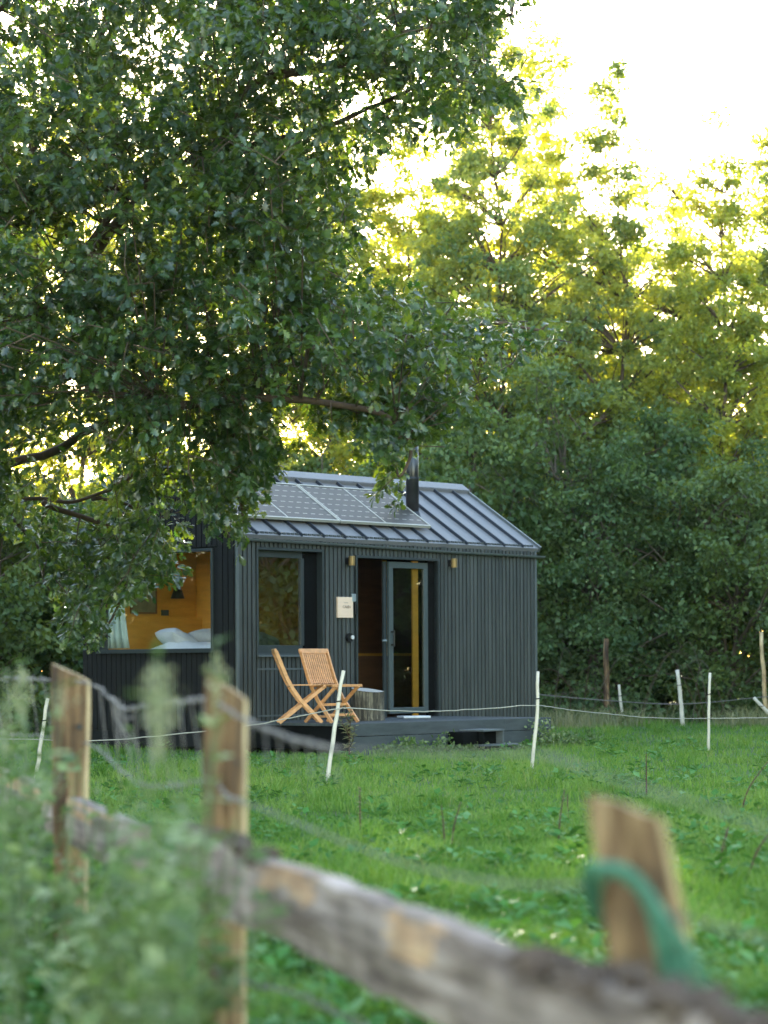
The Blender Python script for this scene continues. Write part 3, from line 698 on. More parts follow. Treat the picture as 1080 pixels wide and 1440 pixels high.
a = MB(); a.add([(wx0+.04, .075, wz0+.10), (wx0+.88, .075, wz0+.10), (wx0+.88, .075, wz1-.08), (wx0+.04, .075, wz1-.08)], [(0, 1, 2, 3)]); Pp(a, 'pane', 'glass', win)
a = MB(); a.box(wx0-.04, wx1+.04, -.075, -.037, wz0-.045, wz0-.015); Pp(a, 'sill', 'trim', win, bevel=.003)
# service hatch trims under the window
a = MB(); a.box(.36, 1.34, -.034, -.0235, .665, .69); a.box(.36, .375, -.032, -.0235, .08, .66); a.box(1.33, 1.345, -.032, -.0235, .08, .66); a.box(.36, 1.345, -.034, -.0235, .055, .078); Pp(a, 'service_hatch', 'trim')
# gable window
a = MB()
def ring_y(mb, y0, y1, z0, z1, wd, x0, x1):
    mb.box(x0, x1, y0, y1, z0, z0+wd); mb.box(x0, x1, y0, y1, z1-wd, z1); mb.box(x0, x1, y0, y0+wd, z0+wd, z1-wd); mb.box(x0, x1, y1-wd, y1, z0+wd, z1-wd)
ring_y(a, .40, 2.68, .92, 2.26, .035, -.03, .13); gw = Pp(a, 'gable_window', 'frame_dark', bevel=.003)
a = MB(); a.add([(.05, .43, .95), (.05, 2.65, .95), (.05, 2.65, 2.23), (.05, .43, 2.23)], [(0, 1, 2, 3)]); Pp(a, 'pane', 'glass_gable', gw)
a = MB(); a.box(-.05, -.031, .38, 2.7, .90, .93); Pp(a, 'sill', 'frame_dark', gw)
# door: casing, fixed leaf slid to the right, open gap on the left
a = MB(); a.box(dx0-.03, dx1+.03, -.036, WT+.06, dz1, dz1+.034); a.box(dx0-.03, dx0, -.036, WT+.06, -.01, dz1); a.box(dx1, dx1+.03, -.036, WT+.06, -.01, dz1); a.box(dx0-.03, dx1+.03, -.05, WT+.06, -.045, -.0105)
dc = Pp(a, 'door_frame', 'frame_dark', bevel=.003)
dr = MB(); X0, X1 = 2.99, 3.80
ring_box(dr, X0, X1, .045, dz1-.03, .085, .04, .085); door = Pp(dr, 'sliding_door', 'frame_grey', bevel=.004)
a = MB(); a.add([(X0+.08, .06, .12), (X1-.08, .06, .12), (X1-.08, .06, dz1-.11), (X0+.08, .06, dz1-.11)], [(0, 1, 2, 3)]); Pp(a, 'pane', 'glass_door', door)
a = MB(); a.tube([(X0+.04, -.015, .98), (X0+.04, -.015, 1.2)], .012, 8); a.box(X0+.03, X0+.05, -.015, .04, .99, 1.01); a.box(X0+.03, X0+.05, -.015, .04, 1.17, 1.19); Pp(a, 'handle', 'black', door)
a = MB(); a.box(X1, dx1-.001, .05, .09, 0, dz1-.001); Pp(a, 'door_post', 'shade_black', dc)
a = MB(); a.box(X0-.06, X0-.002, .09, .12, .0, dz1-.03); Pp(a, 'fixed_stile', 'frame_dark', dc)
a = MB(); a.tube([(X0-.13, .05, 1.06), (X0-.05, .05, 1.06)], .014, 8); Pp(a, 'latch', 'grey_metal', dc)
# wall lights, key box, knob
for lx, lz in ((2.09, 2.135), (4.20, 2.16)):
    a = MB(); a.box(lx-.035, lx+.035, -.06, -.022, lz-.045, lz+.045); li = Pp(a, 'wall_light', 'black')
    a = MB(); a.tube([(lx, -.105, lz-.065), (lx, -.105, lz+.065)], .045, 20); o = Pp(a, 'shade', 'brass', li, bevel=.004)
a = MB(); a.box(2.145, 2.225, -.055, -.023, 1.585, 1.69); kb = Pp(a, 'key_box', 'grey_metal', bevel=.006)
a = MB(); a.box(2.20, 2.245, -.06, -.023, 1.41, 1.57); Pp(a, 'lock', 'black', bevel=.006)
a = MB(); a.tube([(2.10, -.022, 1.095), (2.10, -.06, 1.095)], .062, 20); kn = Pp(a, 'outdoor_socket', 'black')
a = MB(); a.tube([(2.135, -.061, 1.10), (2.135, -.075, 1.10)], .028, 16); Pp(a, 'socket_highlight', 'white', kn)  # white disc added as the highlight on the black round fitting
# interior shell
a = MB(); a.box(.122, L_-.122, W_-WT-.02, W_-WT+.0, -.01, H_-.03); a.box(1.98, 2.02, .125, W_-WT-.021, -.01, H_-.03); Pp(a, 'ply_lining', 'ply')
a = MB(); a.box(.13, 1.979, W_-WT-.14, W_-WT-.021, .0, 1.42); Pp(a, 'headboard', 'ply')
a = MB(); a.box(.123, L_-.123, .123, W_-.123, H_-.05, H_-.025); Pp(a, 'ceiling', 'ply')
a = MB(); a.box(.16, 1.96, .125, .16, 0, .86); Pp(a, 'bed_panel', 'ply'); a = MB(); a.box(3.57, 3.69, .127, .15, -.01, H_-.06); Pp(a, 'ply_post', 'ply')
a = MB(); a.box(2.05, 5.9, W_-.75, W_-WT-.03, .0, .86); kt = Pp(a, 'kitchen_unit', 'ply_dark')
a = MB(); a.box(2.04, 5.92, W_-.79, W_-WT-.03, .861, .90); Pp(a, 'worktop', 'ply', kt)
a = MB(); a.box(2.3, 3.8, W_-.45, W_-WT-.03, 1.45, 2.0); Pp(a, 'wall_cabinet', 'shade_black')
a = MB(); a.box(2.021, 2.03, .13, W_-WT-.022, 0, H_-.06); a.box(2.031, 5.9, W_-WT-.03, W_-WT-.0205, .9, H_-.06); Pp(a, 'dark_lining', 'ply_dark')
a = MB(); a.tube([(1.5, W_-WT-.03, 1.86), (1.5, W_-WT-.14, 1.9)], .012, 8); a.tube([(1.5, W_-WT-.15, 1.92), (1.5, W_-WT-.15, 1.68)], [.02, .10], 20); Pp(a, 'reading_lamp', 'black')
a = MB(); a.box(1.30, 1.42, W_-WT-.05, W_-WT-.021, 1.44, 1.52); Pp(a, 'switch', 'frame_grey')

def w2(s, t_, z):  # cabin local to world
    return Vector((CX+math.cos(TH)*s-math.sin(TH)*t_, CY+math.sin(TH)*s+math.cos(TH)*t_, CZ+z))
# things inside
bed = empty('bed', w2(1.0, 1.45, 0), TH); tag(bed, 'made bed with pale linen inside the gable window', 'bed')
a = MB(); a.box(-.83, .93, -1.27, 1.25, 0, .72); a.build('bed_base', M['ply'], bed)
def soft(mb_name, sx, sy, sz, mat, parent, loc, seed, puff=2.4, rot=0, tilt=0, wr=.02):
    n = 22; vs = []; fs = []
    def rad(u, v):
        a = (1-abs(u)**puff)*(1-abs(v)**puff); return max(a, 0)**.45
    for side_ in (1, -1):
        for i in range(n+1):
            for j in range(n+1):
                u = -1+2*i/n; v = -1+2*j/n
                z = side_*sz*rad(u, v)+wr*mnoise.noise(Vector((u*2.5+seed, v*2.5, side_)))*rad(u, v)
                vs.append((sx*u*(1-.06*abs(v)**3), sy*v*(1-.06*abs(u)**3), z))
    m = (n+1)*(n+1)
    for i in range(n):
        for j in range(n):
            a = i*(n+1)+j; fs.append((a, a+n+1, a+n+2, a+1)); fs.append((m+a, m+a+1, m+a+n+2, m+a+n+1))
    mb = MB(); mb.add(vs, fs); o = mb.build(mb_name, mat, parent, smooth=True, loc=loc); o.rotation_euler = (tilt, 0, rot)
    return o
soft('mattress', .85, 1.22, .09, M['linen'], bed, (.05, 0, .82), 1, 8)
soft('duvet', .55, .95, .10, M['linen'], bed, (-.22, -.30, .93), 5, 4, wr=.10)
p1 = soft('pillow', .36, .27, .13, M['linen'], None, w2(.62, 1.75, 1.06), 2, rot=TH+1.2, tilt=.5); tag(p1, 'white pillow on the bed beside the green curtain', 'pillow', 'pillows on the bed')
p2 = soft('pillow', .36, .27, .12, M['linen_grey'], None, w2(.85, 1.25, 1.06), 3, rot=TH+1.5, tilt=.45); tag(p2, 'greyish pillow nearest the middle of the gable window', 'pillow', 'pillows on the bed')
p3 = soft('pillow', .30, .26, .14, M['linen'], None, w2(.72, .42, 1.03), 4, rot=TH); tag(p3, 'white pillow showing low in the side window above the chairs', 'pillow', 'pillows on the bed')
# curtain: hanging folds drawn to the left of the gable window
a = MB(); n = 46; vs = []
for k, (z, spread) in enumerate(((2.22, .34), (1.9, .36), (1.5, .40), (1.15, .46), (.97, .50))):
    for i in range(n+1):
        u = i/n; vs.append((.14+.035*math.sin(u*26+.3*k)+.01*math.sin(u*61), 2.74-spread*u, z))
for k in range(4):
    for i in range(n): a.add([], []); a.f.append((k*(n+1)+i, k*(n+1)+i+1, (k+1)*(n+1)+i+1, (k+1)*(n+1)+i)); a.mi.append(0)
a.v = vs
cu = a.build('curtain', M['curtain'], None, smooth=True); cu.location = (CX, CY, CZ); cu.rotation_euler = (0, 0, TH)
so = cu.modifiers.new('thick', 'SOLIDIFY'); so.thickness = .004
tag(cu, 'pale green curtain gathered at the left side of the gable window', 'curtain')
mi = empty('mirror', w2(.95, W_-WT-.03, 1.78), TH); tag(mi, 'framed grey green picture on the orange wall behind the bed', 'picture')
a = MB(); a.box(-.22, .22, -.022, -.004, -.30, .30); a.build('picture_sheet', solid('picture_print', (.30, .32, .20), .5, scale=(5, 5, 5), c2=(.16, .18, .11)), mi)
a = MB(); ring_box(a, -.24, .24, -.32, .32, .022, -.03, 0); a.build('frame', M['ply_dark'], mi)
# sign
sg = empty('wall_sign', w2(2.015, -.023, 1.505), TH); tag(sg, 'pale wooden sign with small lettering beside the door', 'sign')
a = MB(); a.box(-.15, .15, -.03, 0, -.14, .14); a.build('board', M['signboard'], sg, bevel=.003)
def text(parent, s, size, loc, mat, name='lettering'):
    c = bpy.data.curves.new(name, 'FONT'); c.body = s; c.size = size; c.extrude = .0012; c.align_x = 'CENTER'; c.align_y = 'CENTER'
    o = bpy.data.objects.new(name, c); COL.objects.link(o); dg = bpy.context.evaluated_depsgraph_get()
    me = bpy.data.meshes.new_from_object(o.evaluated_get(dg)); bpy.data.objects.remove(o); me.materials.clear(); me.materials.append(mat)
    o = bpy.data.objects.new(name, me); COL.objects.link(o); o.parent = parent; o.location = loc; o.rotation_euler = (math.pi/2, 0, 0)
    return o
text(sg, 'CABIN', .052, (.02, -.0325, .005), M['ink'])
a = MB(); a.box(-.03, .05, -.0325, -.0305, .060, .064); a.build('ornament', M['ink'], sg)

# ------------------------------------------------------------------ deck, step, mat, stump, chairs
dk = empty('terrace_deck', w2(0, -2.02, 0), TH); tag(dk, 'dark grey wooden deck along the front of the cabin', 'deck')
DL, DD = 3.93, 1.98
a = MB(); y = 0.0; nb = 14; bw = DD/nb
for i in range(nb): a.box(-.0, DL, i*bw+.003, (i+1)*bw-.003, -.035, -.004+.001*((i*7) % 3))
a.build('deck_boards', M['deck_wood'], dk)
a = MB(); a.box(.0, 2.95, -.026, -.001, -.16, -.001); a.box(2.956, DL, -.026, -.001, -.16, -.001)
a.box(.0, 1.16, -.024, -.001, -.40, -.166); a.box(1.164, 1.9, -.024, -.001, -.40, -.166); a.box(1.904, DL, -.028, -.001, -.33, -.166)
a.box(DL+.001, DL+.024, -.02, DD, -.33, -.001)
a.build('fascia_boards', M['deck_wood'], dk, bevel=.003)
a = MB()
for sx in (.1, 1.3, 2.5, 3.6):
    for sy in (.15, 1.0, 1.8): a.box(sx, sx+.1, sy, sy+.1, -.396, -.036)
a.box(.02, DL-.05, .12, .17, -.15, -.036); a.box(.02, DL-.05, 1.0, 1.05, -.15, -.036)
a.build('supports', M['shade_black'], dk)
a = MB(); a.box(.012, .03, .02, DD-.02, -.33, -.037); a.build('end_board', M['shade_black'], dk)  # shade on the deck's left end put into its black colour
st = empty('entrance_step', w2(2.02, -2.06, -.396), TH); tag(st, 'low dark open fronted wooden step in front of the deck', 'step')
a = MB(); a.box(.0, .42, -.42, 0, .255, .28); a.build('tread', M['step_wood'], st, bevel=.003)
a = MB(); a.box(-.02, .68, -.44, -.02, .065, .09); a.build('lower_tread', M['step_wood'], st, bevel=.003)
a = MB(); a.box(-.27, .39, -.30, -.05, .092, .253); a.build('inner_shade_fill', M['shade_black'], st)  # black filler block standing for the shade inside the step
for sx in (.395,): a = MB(); a.box(sx, sx+.025, -.41, -.01, .091, .254); a.build('side_board', M['step_wood'], st)
a = MB(); a.box(.0, .025, -.41, -.33, .091, .254); a.box(.5, .6, -.4, -.02, 0, .064); a.box(.1, .17, -.4, -.02, 0, .064); a.build('foot', M['shade_black'], st)
mt_ = empty('door_mat', w2(2.75, -.62, 0), TH-.45); tag(mt_, 'pale flat door mat lying on the deck before the door', 'door mat')
a = MB(); a.box(-.2, .2, -.13, .13, 0, .03); a.build('mat_pad', solid('mat_pale', (.62, .64, .66), .8), mt_, bevel=.008)
tag(a and MB().box(-.13, .0, -.05, .05, .0, .015).build('shoe_tray', M['grey_metal'], None, loc=w2(2.55, -.12, 0)), 'small pale tray at the foot of the open door', 'tray')
# stump
sp_ = Vector(at(516, 1010, 31.55)); sp_.z = CZ
stp = empty('tree_stump', sp_); tag(stp, 'round cut log used as a table beside the chairs', 'log stool')
a = MB(); n = 36; vs = []
for k, z in enumerate((0, .05, .2, .34, .395)):
    for i in range(n):
        an = 2*math.pi*i/n; r = .215*(1+.05*math.sin(3*an+1)+.03*math.sin(7*an)+.018*math.sin(17*an))*(1.04 if k == 0 else 1)
        vs.append((r*math.cos(an), r*math.sin(an)*.95, z+(.03*math.cos(an-2.4) if k == 4 else 0)))
fs = [(k*n+i, k*n+(i+1) % n, (k+1)*n+(i+1) % n, (k+1)*n+i) for k in range(4) for i in range(n)]
a.add(vs, fs); a.build('bark', wood_split('stump_bark', (.10, .085, .06), (.04, .035, .025), (.34, .30, .2), (28, 28, 2)), stp, smooth=True)
a = MB(); a.add([(v[0]*.97, v[1]*.97, v[2]+.004) for v in vs[-n:]]+[(0, 0, .40)], [(i, (i+1) % n, n) for i in range(n)]); a.build('cut_top', solid('cut_wood', (.42, .38, .33), .8, scale=(20, 20, 20)), stp)

def make_chair(name, loc, rz, label, src=None):
    if src:
        return copy_tree(src, loc, rz, label)
    c = empty(name, loc, rz); tag(c, label, 'chair', 'folding chairs on the deck')
    hw = .225
    for s in (-1, 1):
        y = s*hw
        a = MB(); a.strip([(-.31, y, .905), (-.235, y, .72), (-.165, y, .55), (-.10, y, .43), (0, y, .285), (.14, y, .14), (.27, y, .0)], .026, .048, up=(1, 0, 0)); a.build('leg', M['teak'], c, bevel=.003)
        a = MB(); a.bar((.32, s*(hw-.032), .465), (-.27, s*(hw-.032), 0), .045, .024, up=(0, 1, 0)); a.build('leg', M['teak'], c, bevel=.003)
    a = MB()
    for i in range(11):
        y = -.175+i*.035
        a.bar((-.115, y, .475), (.31, y, .475), .027, .014)
    a.box(.285, .325, -.25, .25, .45, .482); a.box(-.13, -.09, -.19, .19, .445, .468); a.build('seat', M['teak'], c, bevel=.002)
    a = MB()
    for i in range(11):
        y = -.175+i*.035
        a.strip([(-.298, y, .88), (-.235, y, .72), (-.168, y, .55), (-.135, y, .49)], .020, .012, up=(1, 0, 0))
    a.build('backrest', M['teak'], c)
    a = MB(); a.bar((-.312, -.25, .905), (-.312, .25, .905), .03, .062, up=(-.35, 0, 1)); a.build('top_rail', M['teak'], c, bevel=.004)
    for (x, z) in ((.06, .225), (.185, .095)):
        a = MB(); a.bar((x, -hw, z), (x, hw, z), .022, .034); a.build('stretcher', M['teak'], c, bevel=.003)
    a = MB(); a.bar((-.18, -hw+.03, .07), (-.18, hw-.03, .07), .022, .03); a.build('stretcher', M['teak'], c, bevel=.003)
    return c
c1p = at(421, 1013, 30.75); c1p.z = CZ+.0
ch1 = make_chair('folding_chair', c1p, .12, 'left slatted teak folding chair seen edge on, under the side window')
c2p = at(465, 1012, 30.75); c2p.z = CZ+.0
ch2 = make_chair('folding_chair', c2p, -.80, 'right slatted teak folding chair turned to show its back slats', src=ch1)

# ------------------------------------------------------------------ white stakes, rope, far posts
SKG = 'white stakes of the electric fence'
stakes = [((482, 943), (459.5, 1104), 22.9, .021, 'leaning white stake standing in front of the two chairs'),
 ((756.5, 944), (746.5, 1087), 25.1, .020, 'white stake bending in front of the right corner of the cabin'),
 ((998, 946), (995.7, 1059), 30.7, .020, 'straight white stake, the longer of the two close together'),
 ((952.5, 942), (960.5, 1020), 43, .040, 'white stake leaning left, set further back beside the straight one'),
 ((870, 963), (876, 1019), 44.5, .030, 'short dull white stake low against the dark hedge'),
 ((1060, 981), (1100, 1021), 42, .035, 'white stake fallen over towards the right picture edge'),
 ((67, 982), (55, 1062), 24, .020, 'white stake left of the leftmost fence post')]
for k, (tp, bs, d, r, lab) in enumerate(stakes):
    b0 = at(bs[0], bs[1], d); b0.z = max(b0.z, 0) if k not in (0, 1, 2) else 0.0
    t0 = at(tp[0], tp[1], d-.05); gd = Vector((b0.x, b0.y, -.02)); rn = random.Random(k)
    if b0.z > .1: gd = b0+(b0-t0)*(b0.z/(t0.z-b0.z)) if k != 5 else b0
    if gd.z > 0 and k != 5: gd.z = -.02
    n = 9; path = [gd.lerp(t0, i/(n-1))+Vector((rn.gauss(0, .0035), rn.gauss(0, .0035), 0))+Vector((.022*math.sin(math.pi*i/(n-1))*(1 if k == 1 else .1), 0, 0)) for i in range(n)]
    o_ = empty('fence_stake', gd); tag(o_, lab, 'fence stake', SKG)
    a = MB(); a.tube([p-gd for p in path], [r*(1.05-.2*i/n+rn.uniform(-.06, .06)) for i in range(n)], 7); a.build('stick', M['white_paint'], o_, smooth=True)
    q = path[6]-gd; a = MB(); a.tube([q+Vector((-r*1.3, -r*1.2, -.02)), q+Vector((r*1.3, -r*1.4, -.015))], .006, 6); a.build('clip', M['black'], o_)
def rope_obj(name, pts, r, mat, label, cat, group=None, k=6, jit=0.0):
    P_ = densify([Vector(p) for p in pts], k); o_ = P_[0].copy(); rn = random.Random(int(r*1e5))
    a = MB(); a.tube([p-o_+Vector((rn.gauss(0, jit), rn.gauss(0, jit), rn.gauss(0, jit))) for p in P_], r, 6)
    o = a.build(name, mat, None, smooth=True, loc=o_); return tag(o, label, cat, group)
rope_obj('fence_rope', [at(-80, 1038, 25), at(61, 1040, 24.1), at(128, 1042, 24), at(240, 1033, 23.6), at(346, 1021, 23.3), at(420, 1007, 23), at(473, 997, 22.8), at(500, 996, 22.9), at(560, 1000, 23.5), at(617, 1000, 24), at(690, 996, 24.6), at(752, 992, 25),
   at(800, 998, 26.5), at(874, 1006, 28.5), at(932, 1010, 29.6), at(997, 1010, 30.6), at(1080, 1009, 31), at(1200, 1003, 32)], .0052, M['rope'], 'thin white rope strung between the white stakes', 'rope', jit=.002)
rope_obj('far_wire', [at(740, 975, 44), at(852, 985, 44), at(960, 990, 43), at(1075, 980, 44), at(1150, 975, 44)], .008, M['wire'], 'thin dull wire running in front of the dark hedge', 'wire')
for (tp, bs, d, r, lab, mt) in [((852, 898), (853.5, 1005), 44.5, .055, 'short brown round post in front of the dark hedge', 'post_wood'), ((1070, 889), (1078, 1005), 44.2, .04, 'thin pale grey post leaning at the right picture edge', 'post_pale')]:
    t0 = at(*tp, d); b0 = at(*bs, d); gd = Vector((b0.x, d, -.02)); o_ = empty('hedge_post', gd); tag(o_, lab, 'post', 'old posts by the hedge')
    n = 8; a = MB(); a.tube([(t0-gd)*(i/(n-1))+Vector((.01*math.sin(i*2), 0, 0)) for i in range(n)], [r*(1.1-.25*i/n) for i in range(n)], 9); a.build('shaft', M[mt], o_, smooth=True)

# ------------------------------------------------------------------ foreground fence
def fd(px): return 1.336/((px-540)/F+.27)
FPG = 'split oak posts of the near fence'
def split_post(name, tl, tr, bl, br, d, thick, label, seed, pale_side=True):
    """silhouette corners in the picture (top-left, top-right, bottom-left, bottom-right) at depth d, real thickness"""
    TL, TR, BL, BR = [Vector(at(*p, d)) for p in (tl, tr, bl, br)]
    k = (BL.z+.3)/(TL.z-BL.z); BL = BL-(TL-BL)*k; k = (BR.z+.3)/(TR.z-BR.z); BR = BR-(TR-BR)*k
    base = (BL+BR)/2; base.z = 0
    root = empty(name, base); tag(root, label, 'fence post', FPG)
    nz_, nx = 34, 10; vs = []; rn = random.Random(seed)
    # section outline: split trunk wedge, flat face towards the camera, rounded back
    sec = []
    for i in range(nx+1): sec.append((i/nx, -.5+.03*math.sin(i*1.7+seed)))
    for i in range(1, nx): a_ = math.pi*i/nx; sec.append((.5+.5*math.cos(a_), -.42+.95*math.sin(a_)*(.9+.1*math.sin(seed+i))))
    m = len(sec)
    for kz in range(nz_+1):
        v = kz/nz_; A = BL.lerp(TL, v); C_ = BR.lerp(TR, v); w_ = (C_-A)
        wob = .045*mnoise.noise(Vector((seed, v*5, 0))); wob2 = .045*mnoise.noise(Vector((seed, v*5, 7)))
        for (s_, q) in sec:
            p = A+w_*(s_+wob*(1-s_)+wob2*s_)
            p.y += q*thick+.012*mnoise.noise(Vector((s_*9, v*3, seed)))
            p.z += .006*mnoise.noise(Vector((s_*20, q*20, seed*3+v)))
            vs.append(p-base)
    fs = [(k*m+i, k*m+(i+1) % m, (k+1)*m+(i+1) % m, (k+1)*m+i) for k in range(nz_) for i in range(m)]
    a = MB(); a.add(vs, fs); a.cur = 1; a.f.append(tuple(range(nz_*m, nz_*m+m))); a.mi.append(1)
    sh = a.build('shaft', [M['post_wood'], M['post_pale']], root, smooth=False)
    # pale sapwood strip down the right hand arris
    a = MB(); sv = []
    for kz in range(0, nz_+1):
        v = kz/nz_; i = nx-1; p0 = vs[kz*m+i].lerp(vs[kz*m+nx], .3); p1 = vs[kz*m+nx]; p2 = vs[kz*m+(nx+1) % m]
        sv += [p0+Vector((0, -.003, 0)), p1+Vector((.003, -.003, 0)), p2+Vector((.004, .0, 0))]
    a.add(sv, [(k*3+j, k*3+j+1, k*3+3+j+1, k*3+3+j) for k in range(nz_) for j in range(2)]); a.build('sapwood', M['post_pale'], root)
    a = MB(); kp = sh and (BL.lerp(TL, .86)*.25+BR.lerp(TR, .86)*.75)-base; kp.y -= thick*.52
    a.tube([kp+Vector((0, .004, 0)), kp+Vector((0, -.004, 0))], [.014, .009], 10); a.build('knot', M['black'], root)
    return root
split_post('fence_post', (75, 933), (128, 958), (76, 1110), (126, 1112), 9.35, .10, 'leftmost split wood post with a slanted top, behind the weeds', 3)
split_post('fence_post', (290, 946), (349, 984), (280, 1430), (346, 1445), 6.62, .11, 'middle split wood post with a slanted top and bright pale edge', 5)
split_post('fence_post', (820, 1112), (926, 1150), (862, 1430), (985, 1420), 3.78, .10, 'nearest thick split post with green twine looped round it', 8)
def rail(name, p0, p1, zt0, zt1, hgt, thick, label, seed, n=70, patches=()):
    A = Vector((at(p0, 935, fd(p0)-.1).x, fd(p0)-.1, zt0)); B_ = Vector((at(p1, 935, fd(p1)-.1).x, fd(p1)-.1, zt1))
    root = empty(name, ((A.x+B_.x)/2, (A.y+B_.y)/2, 0)); o_ = Vector(root.location)
    tag(root, label, 'fence rail', 'split timber rails of the near fence')
    dv = (B_-A); dh = Vector((dv.x, dv.y, 0)).normalized(); nn = Vector((-dh.y, dh.x, 0))
    if nn.y > 0: nn = -nn        # towards the camera
    ny = 12; vs = []; mi_ = []
    def edge(u):
        zt = A.z+(B_.z-A.z)*u+.016*mnoise.noise(Vector((u*6, seed, 0)))+.007*mnoise.noise(Vector((u*25, seed, 2)))
        hb = hgt(u)+.020*mnoise.noise(Vector((u*5, seed, 5)))+.006*mnoise.noise(Vector((u*22, seed, 9)))
        return zt, hb
    for i in range(n+1):
        u = i/n; p = A+dv*u; zt, hb = edge(u)
        loop = []
        for j in range(ny+1):
            v = j/ny; q = p.copy(); q.z = zt-hb*v; loop.append(q+nn*(thick*(.40+.12*math.sin(math.pi*v))+.008*mnoise.noise(Vector((u*14, v*3, seed)))))
        for j in range(ny, -1, -1):
            v = j/ny; q = p.copy(); q.z = zt-hb*v; loop.append(q-nn*thick*.35)
        vs += [q-o_ for q in loop]
    m = 2*(ny+1); a = MB()
    a.add(vs, [])
    for i in range(n):
        for j in range(m):
            u = (i+.5)/n; v = (j+.5)/ny; mi0 = 0
            for (u0, u1, v0, v1) in patches:
                if u0+.012*math.sin(v*40) < u < u1+.01*math.sin(v*31) and v0 < v+.06*math.sin(u*60) < v1: mi0 = 1
            a.f.append((i*m+j, i*m+(j+1) % m, (i+1)*m+(j+1) % m, (i+1)*m+j)); a.mi.append(mi0)
    a.f.append(tuple(range(m-1, -1, -1))); a.mi.append(0); a.f.append(tuple(range(n*m, n*m+m))); a.mi.append(0)
    a.build('board', [M['rail_wood'], M['rail_fresh']], root)
    return root, lambda u, zo=0, yo=0: (A+dv*u)+Vector((0, 0, edge(u)[0]-(A+dv*u).z+zo))+nn*yo-o_, root
def bark_lumps(root, f, u0, u1, seed):
    a = MB(); rn = random.Random(seed)
    for i in range(70):
        u = rn.uniform(u0, u1); p = f(u, rn.uniform(-.012, .016), rn.uniform(-.03, .04)); r = rn.uniform(.008, .020)
        dd = Vector((rn.gauss(0, .02), rn.gauss(0, .03), rn.gauss(0, .008)))
        a.tube([p-dd*1.1, p-dd*.4, p+dd*.4, p+dd*1.1], [r*.3, r, r*.9, r*.2], 6)
    a.build('bark_remains', M['bark_brown'], root)
r2, f2, _ = rail('fence_rail', 264, 1130, .655, .648, lambda u: .20-.02*min(u*3, 1), .075, 'long weathered rail running to the bottom right corner', 4, patches=((.28, .41, .0, .32), (.565, .645, .03, .45)))
bark_lumps(r2, f2, .02, .26, 1); bark_lumps(r2, f2, .76, .97, 2)
r1, f1, _ = rail('fence_rail', -260, 200, .655, .61, lambda u: .15+.03*u, .07, 'grey rail behind the weeds, ending left of the middle post', 9, patches=((.88, .97, 0, .35),))
bark_lumps(r1, f1, .5, .8, 3)
# green twine looped round the nearest post
tw = empty('green_twine', at(890, 1290, 3.62)); tag(tw, 'green baling twine looped over the nearest fence post', 'twine'); o_ = Vector(tw.location)
loopc = [(842, 1300, 3.80), (829, 1262, 3.74), (832, 1228, 3.68), (858, 1222, 3.655), (890, 1243, 3.65), (918, 1282, 3.65), (942, 1335, 3.66), (960, 1385, 3.68), (972, 1425, 3.7)]
a = MB(); rn = random.Random(4)
for s_ in range(20):
    ox, oy, od_ = rn.gauss(0, 8), rn.gauss(0, 8), rn.gauss(0, .012)
    pts = []
    for i, (x_, y_, d_) in enumerate(loopc):
        fan = 1+max(0, i-5)*.8
        pts.append(at(x_+ox*fan*(1 if i > 1 else .8), y_+oy*(1 if i < 6 else .4), d_+od_)-o_)
    a.tube(densify(pts, 4), .0028, 5)
a.build('strands', M['green_twine'], tw, smooth=True)
a = MB()
for s_ in range(14):
    x0 = 965+rn.gauss(0, 9); a.tube(densify([at(925+rn.gauss(0, 8), 1300+rn.gauss(0, 8), 3.66)-o_, at(x0-14, 1350, 3.66+rn.gauss(0, .01))-o_, at(x0, 1400+rn.gauss(0, 10), 3.68)-o_], 3), .0025, 5)
a.build('loose_ends', solid('pale_twine', (.20, .40, .28), .6, scale=(40, 40, 40), c2=(.05, .20, .12)), tw, smooth=True)
# sheep netting on the far side of the posts
nt = empty('wire_netting', (at(100, 935, 9.5).x, 9.5, 0)); tag(nt, 'old sagging sheep netting wired to the near fence posts', 'wire netting'); o_ = Vector(nt.location)
def tw_wire(pts, r, name='wire', jit=.004, k=10):
    P_ = densify([Vector(p) for p in pts], k); rn = random.Random(len(P_)+int(r*1e4)); a = MB()
    for ph in (0, math.pi):   # two strands twisted round each other
        a.tube([p-o_+Vector((rn.gauss(0, jit), r*1.2*math.sin(i*1.1+ph), r*1.2*math.cos(i*1.1+ph)+rn.gauss(0, jit))) for i, p in enumerate(P_)], r, 5)
    return a.build(name, M['wire'], nt, smooth=True), P_
off = .08
top = [at(-120, 952, fd(-120)+off), at(0, 955, fd(0)+off), at(78, 957, fd(78)-.06), at(126, 961, fd(126)-.06), at(156, 983, fd(156)+off), at(176, 998, fd(176)+off), at(203, 993, fd(203)+off), at(235, 989, fd(235)+off), at(272, 985, fd(272)+off), at(298, 985, fd(298)-.07), at(346, 1012, fd(346)-.06),
       at(372, 1024, fd(372)+off), at(420, 1040, fd(420)+off), at(470, 1052, fd(470)+off)]
top2 = [at(470, 1052, fd(470)+off), at(540, 1056, fd(540)), at(640, 1060, fd(640)), at(760, 1062, fd(700)), at(880, 1100, fd(800)), at(1100, 1170, fd(900))]
tw_wire(top2, .0014, 'top_wire', jit=.001)
_, TP = tw_wire(top, .0023, 'top_wire')
mid = [at(-120, 1030, fd(-120)+off), at(0, 1032, fd(0)+off), at(60, 1036, fd(60)), at(110, 1044, fd(100)-.07), at(135, 1052, fd(135)), at(190, 1098, fd(190)+off), at(240, 1105, fd(240)+off), at(298, 1098, fd(298)-.07), at(318, 1118, fd(318)-.07), at(344, 1128, fd(344)-.06)]
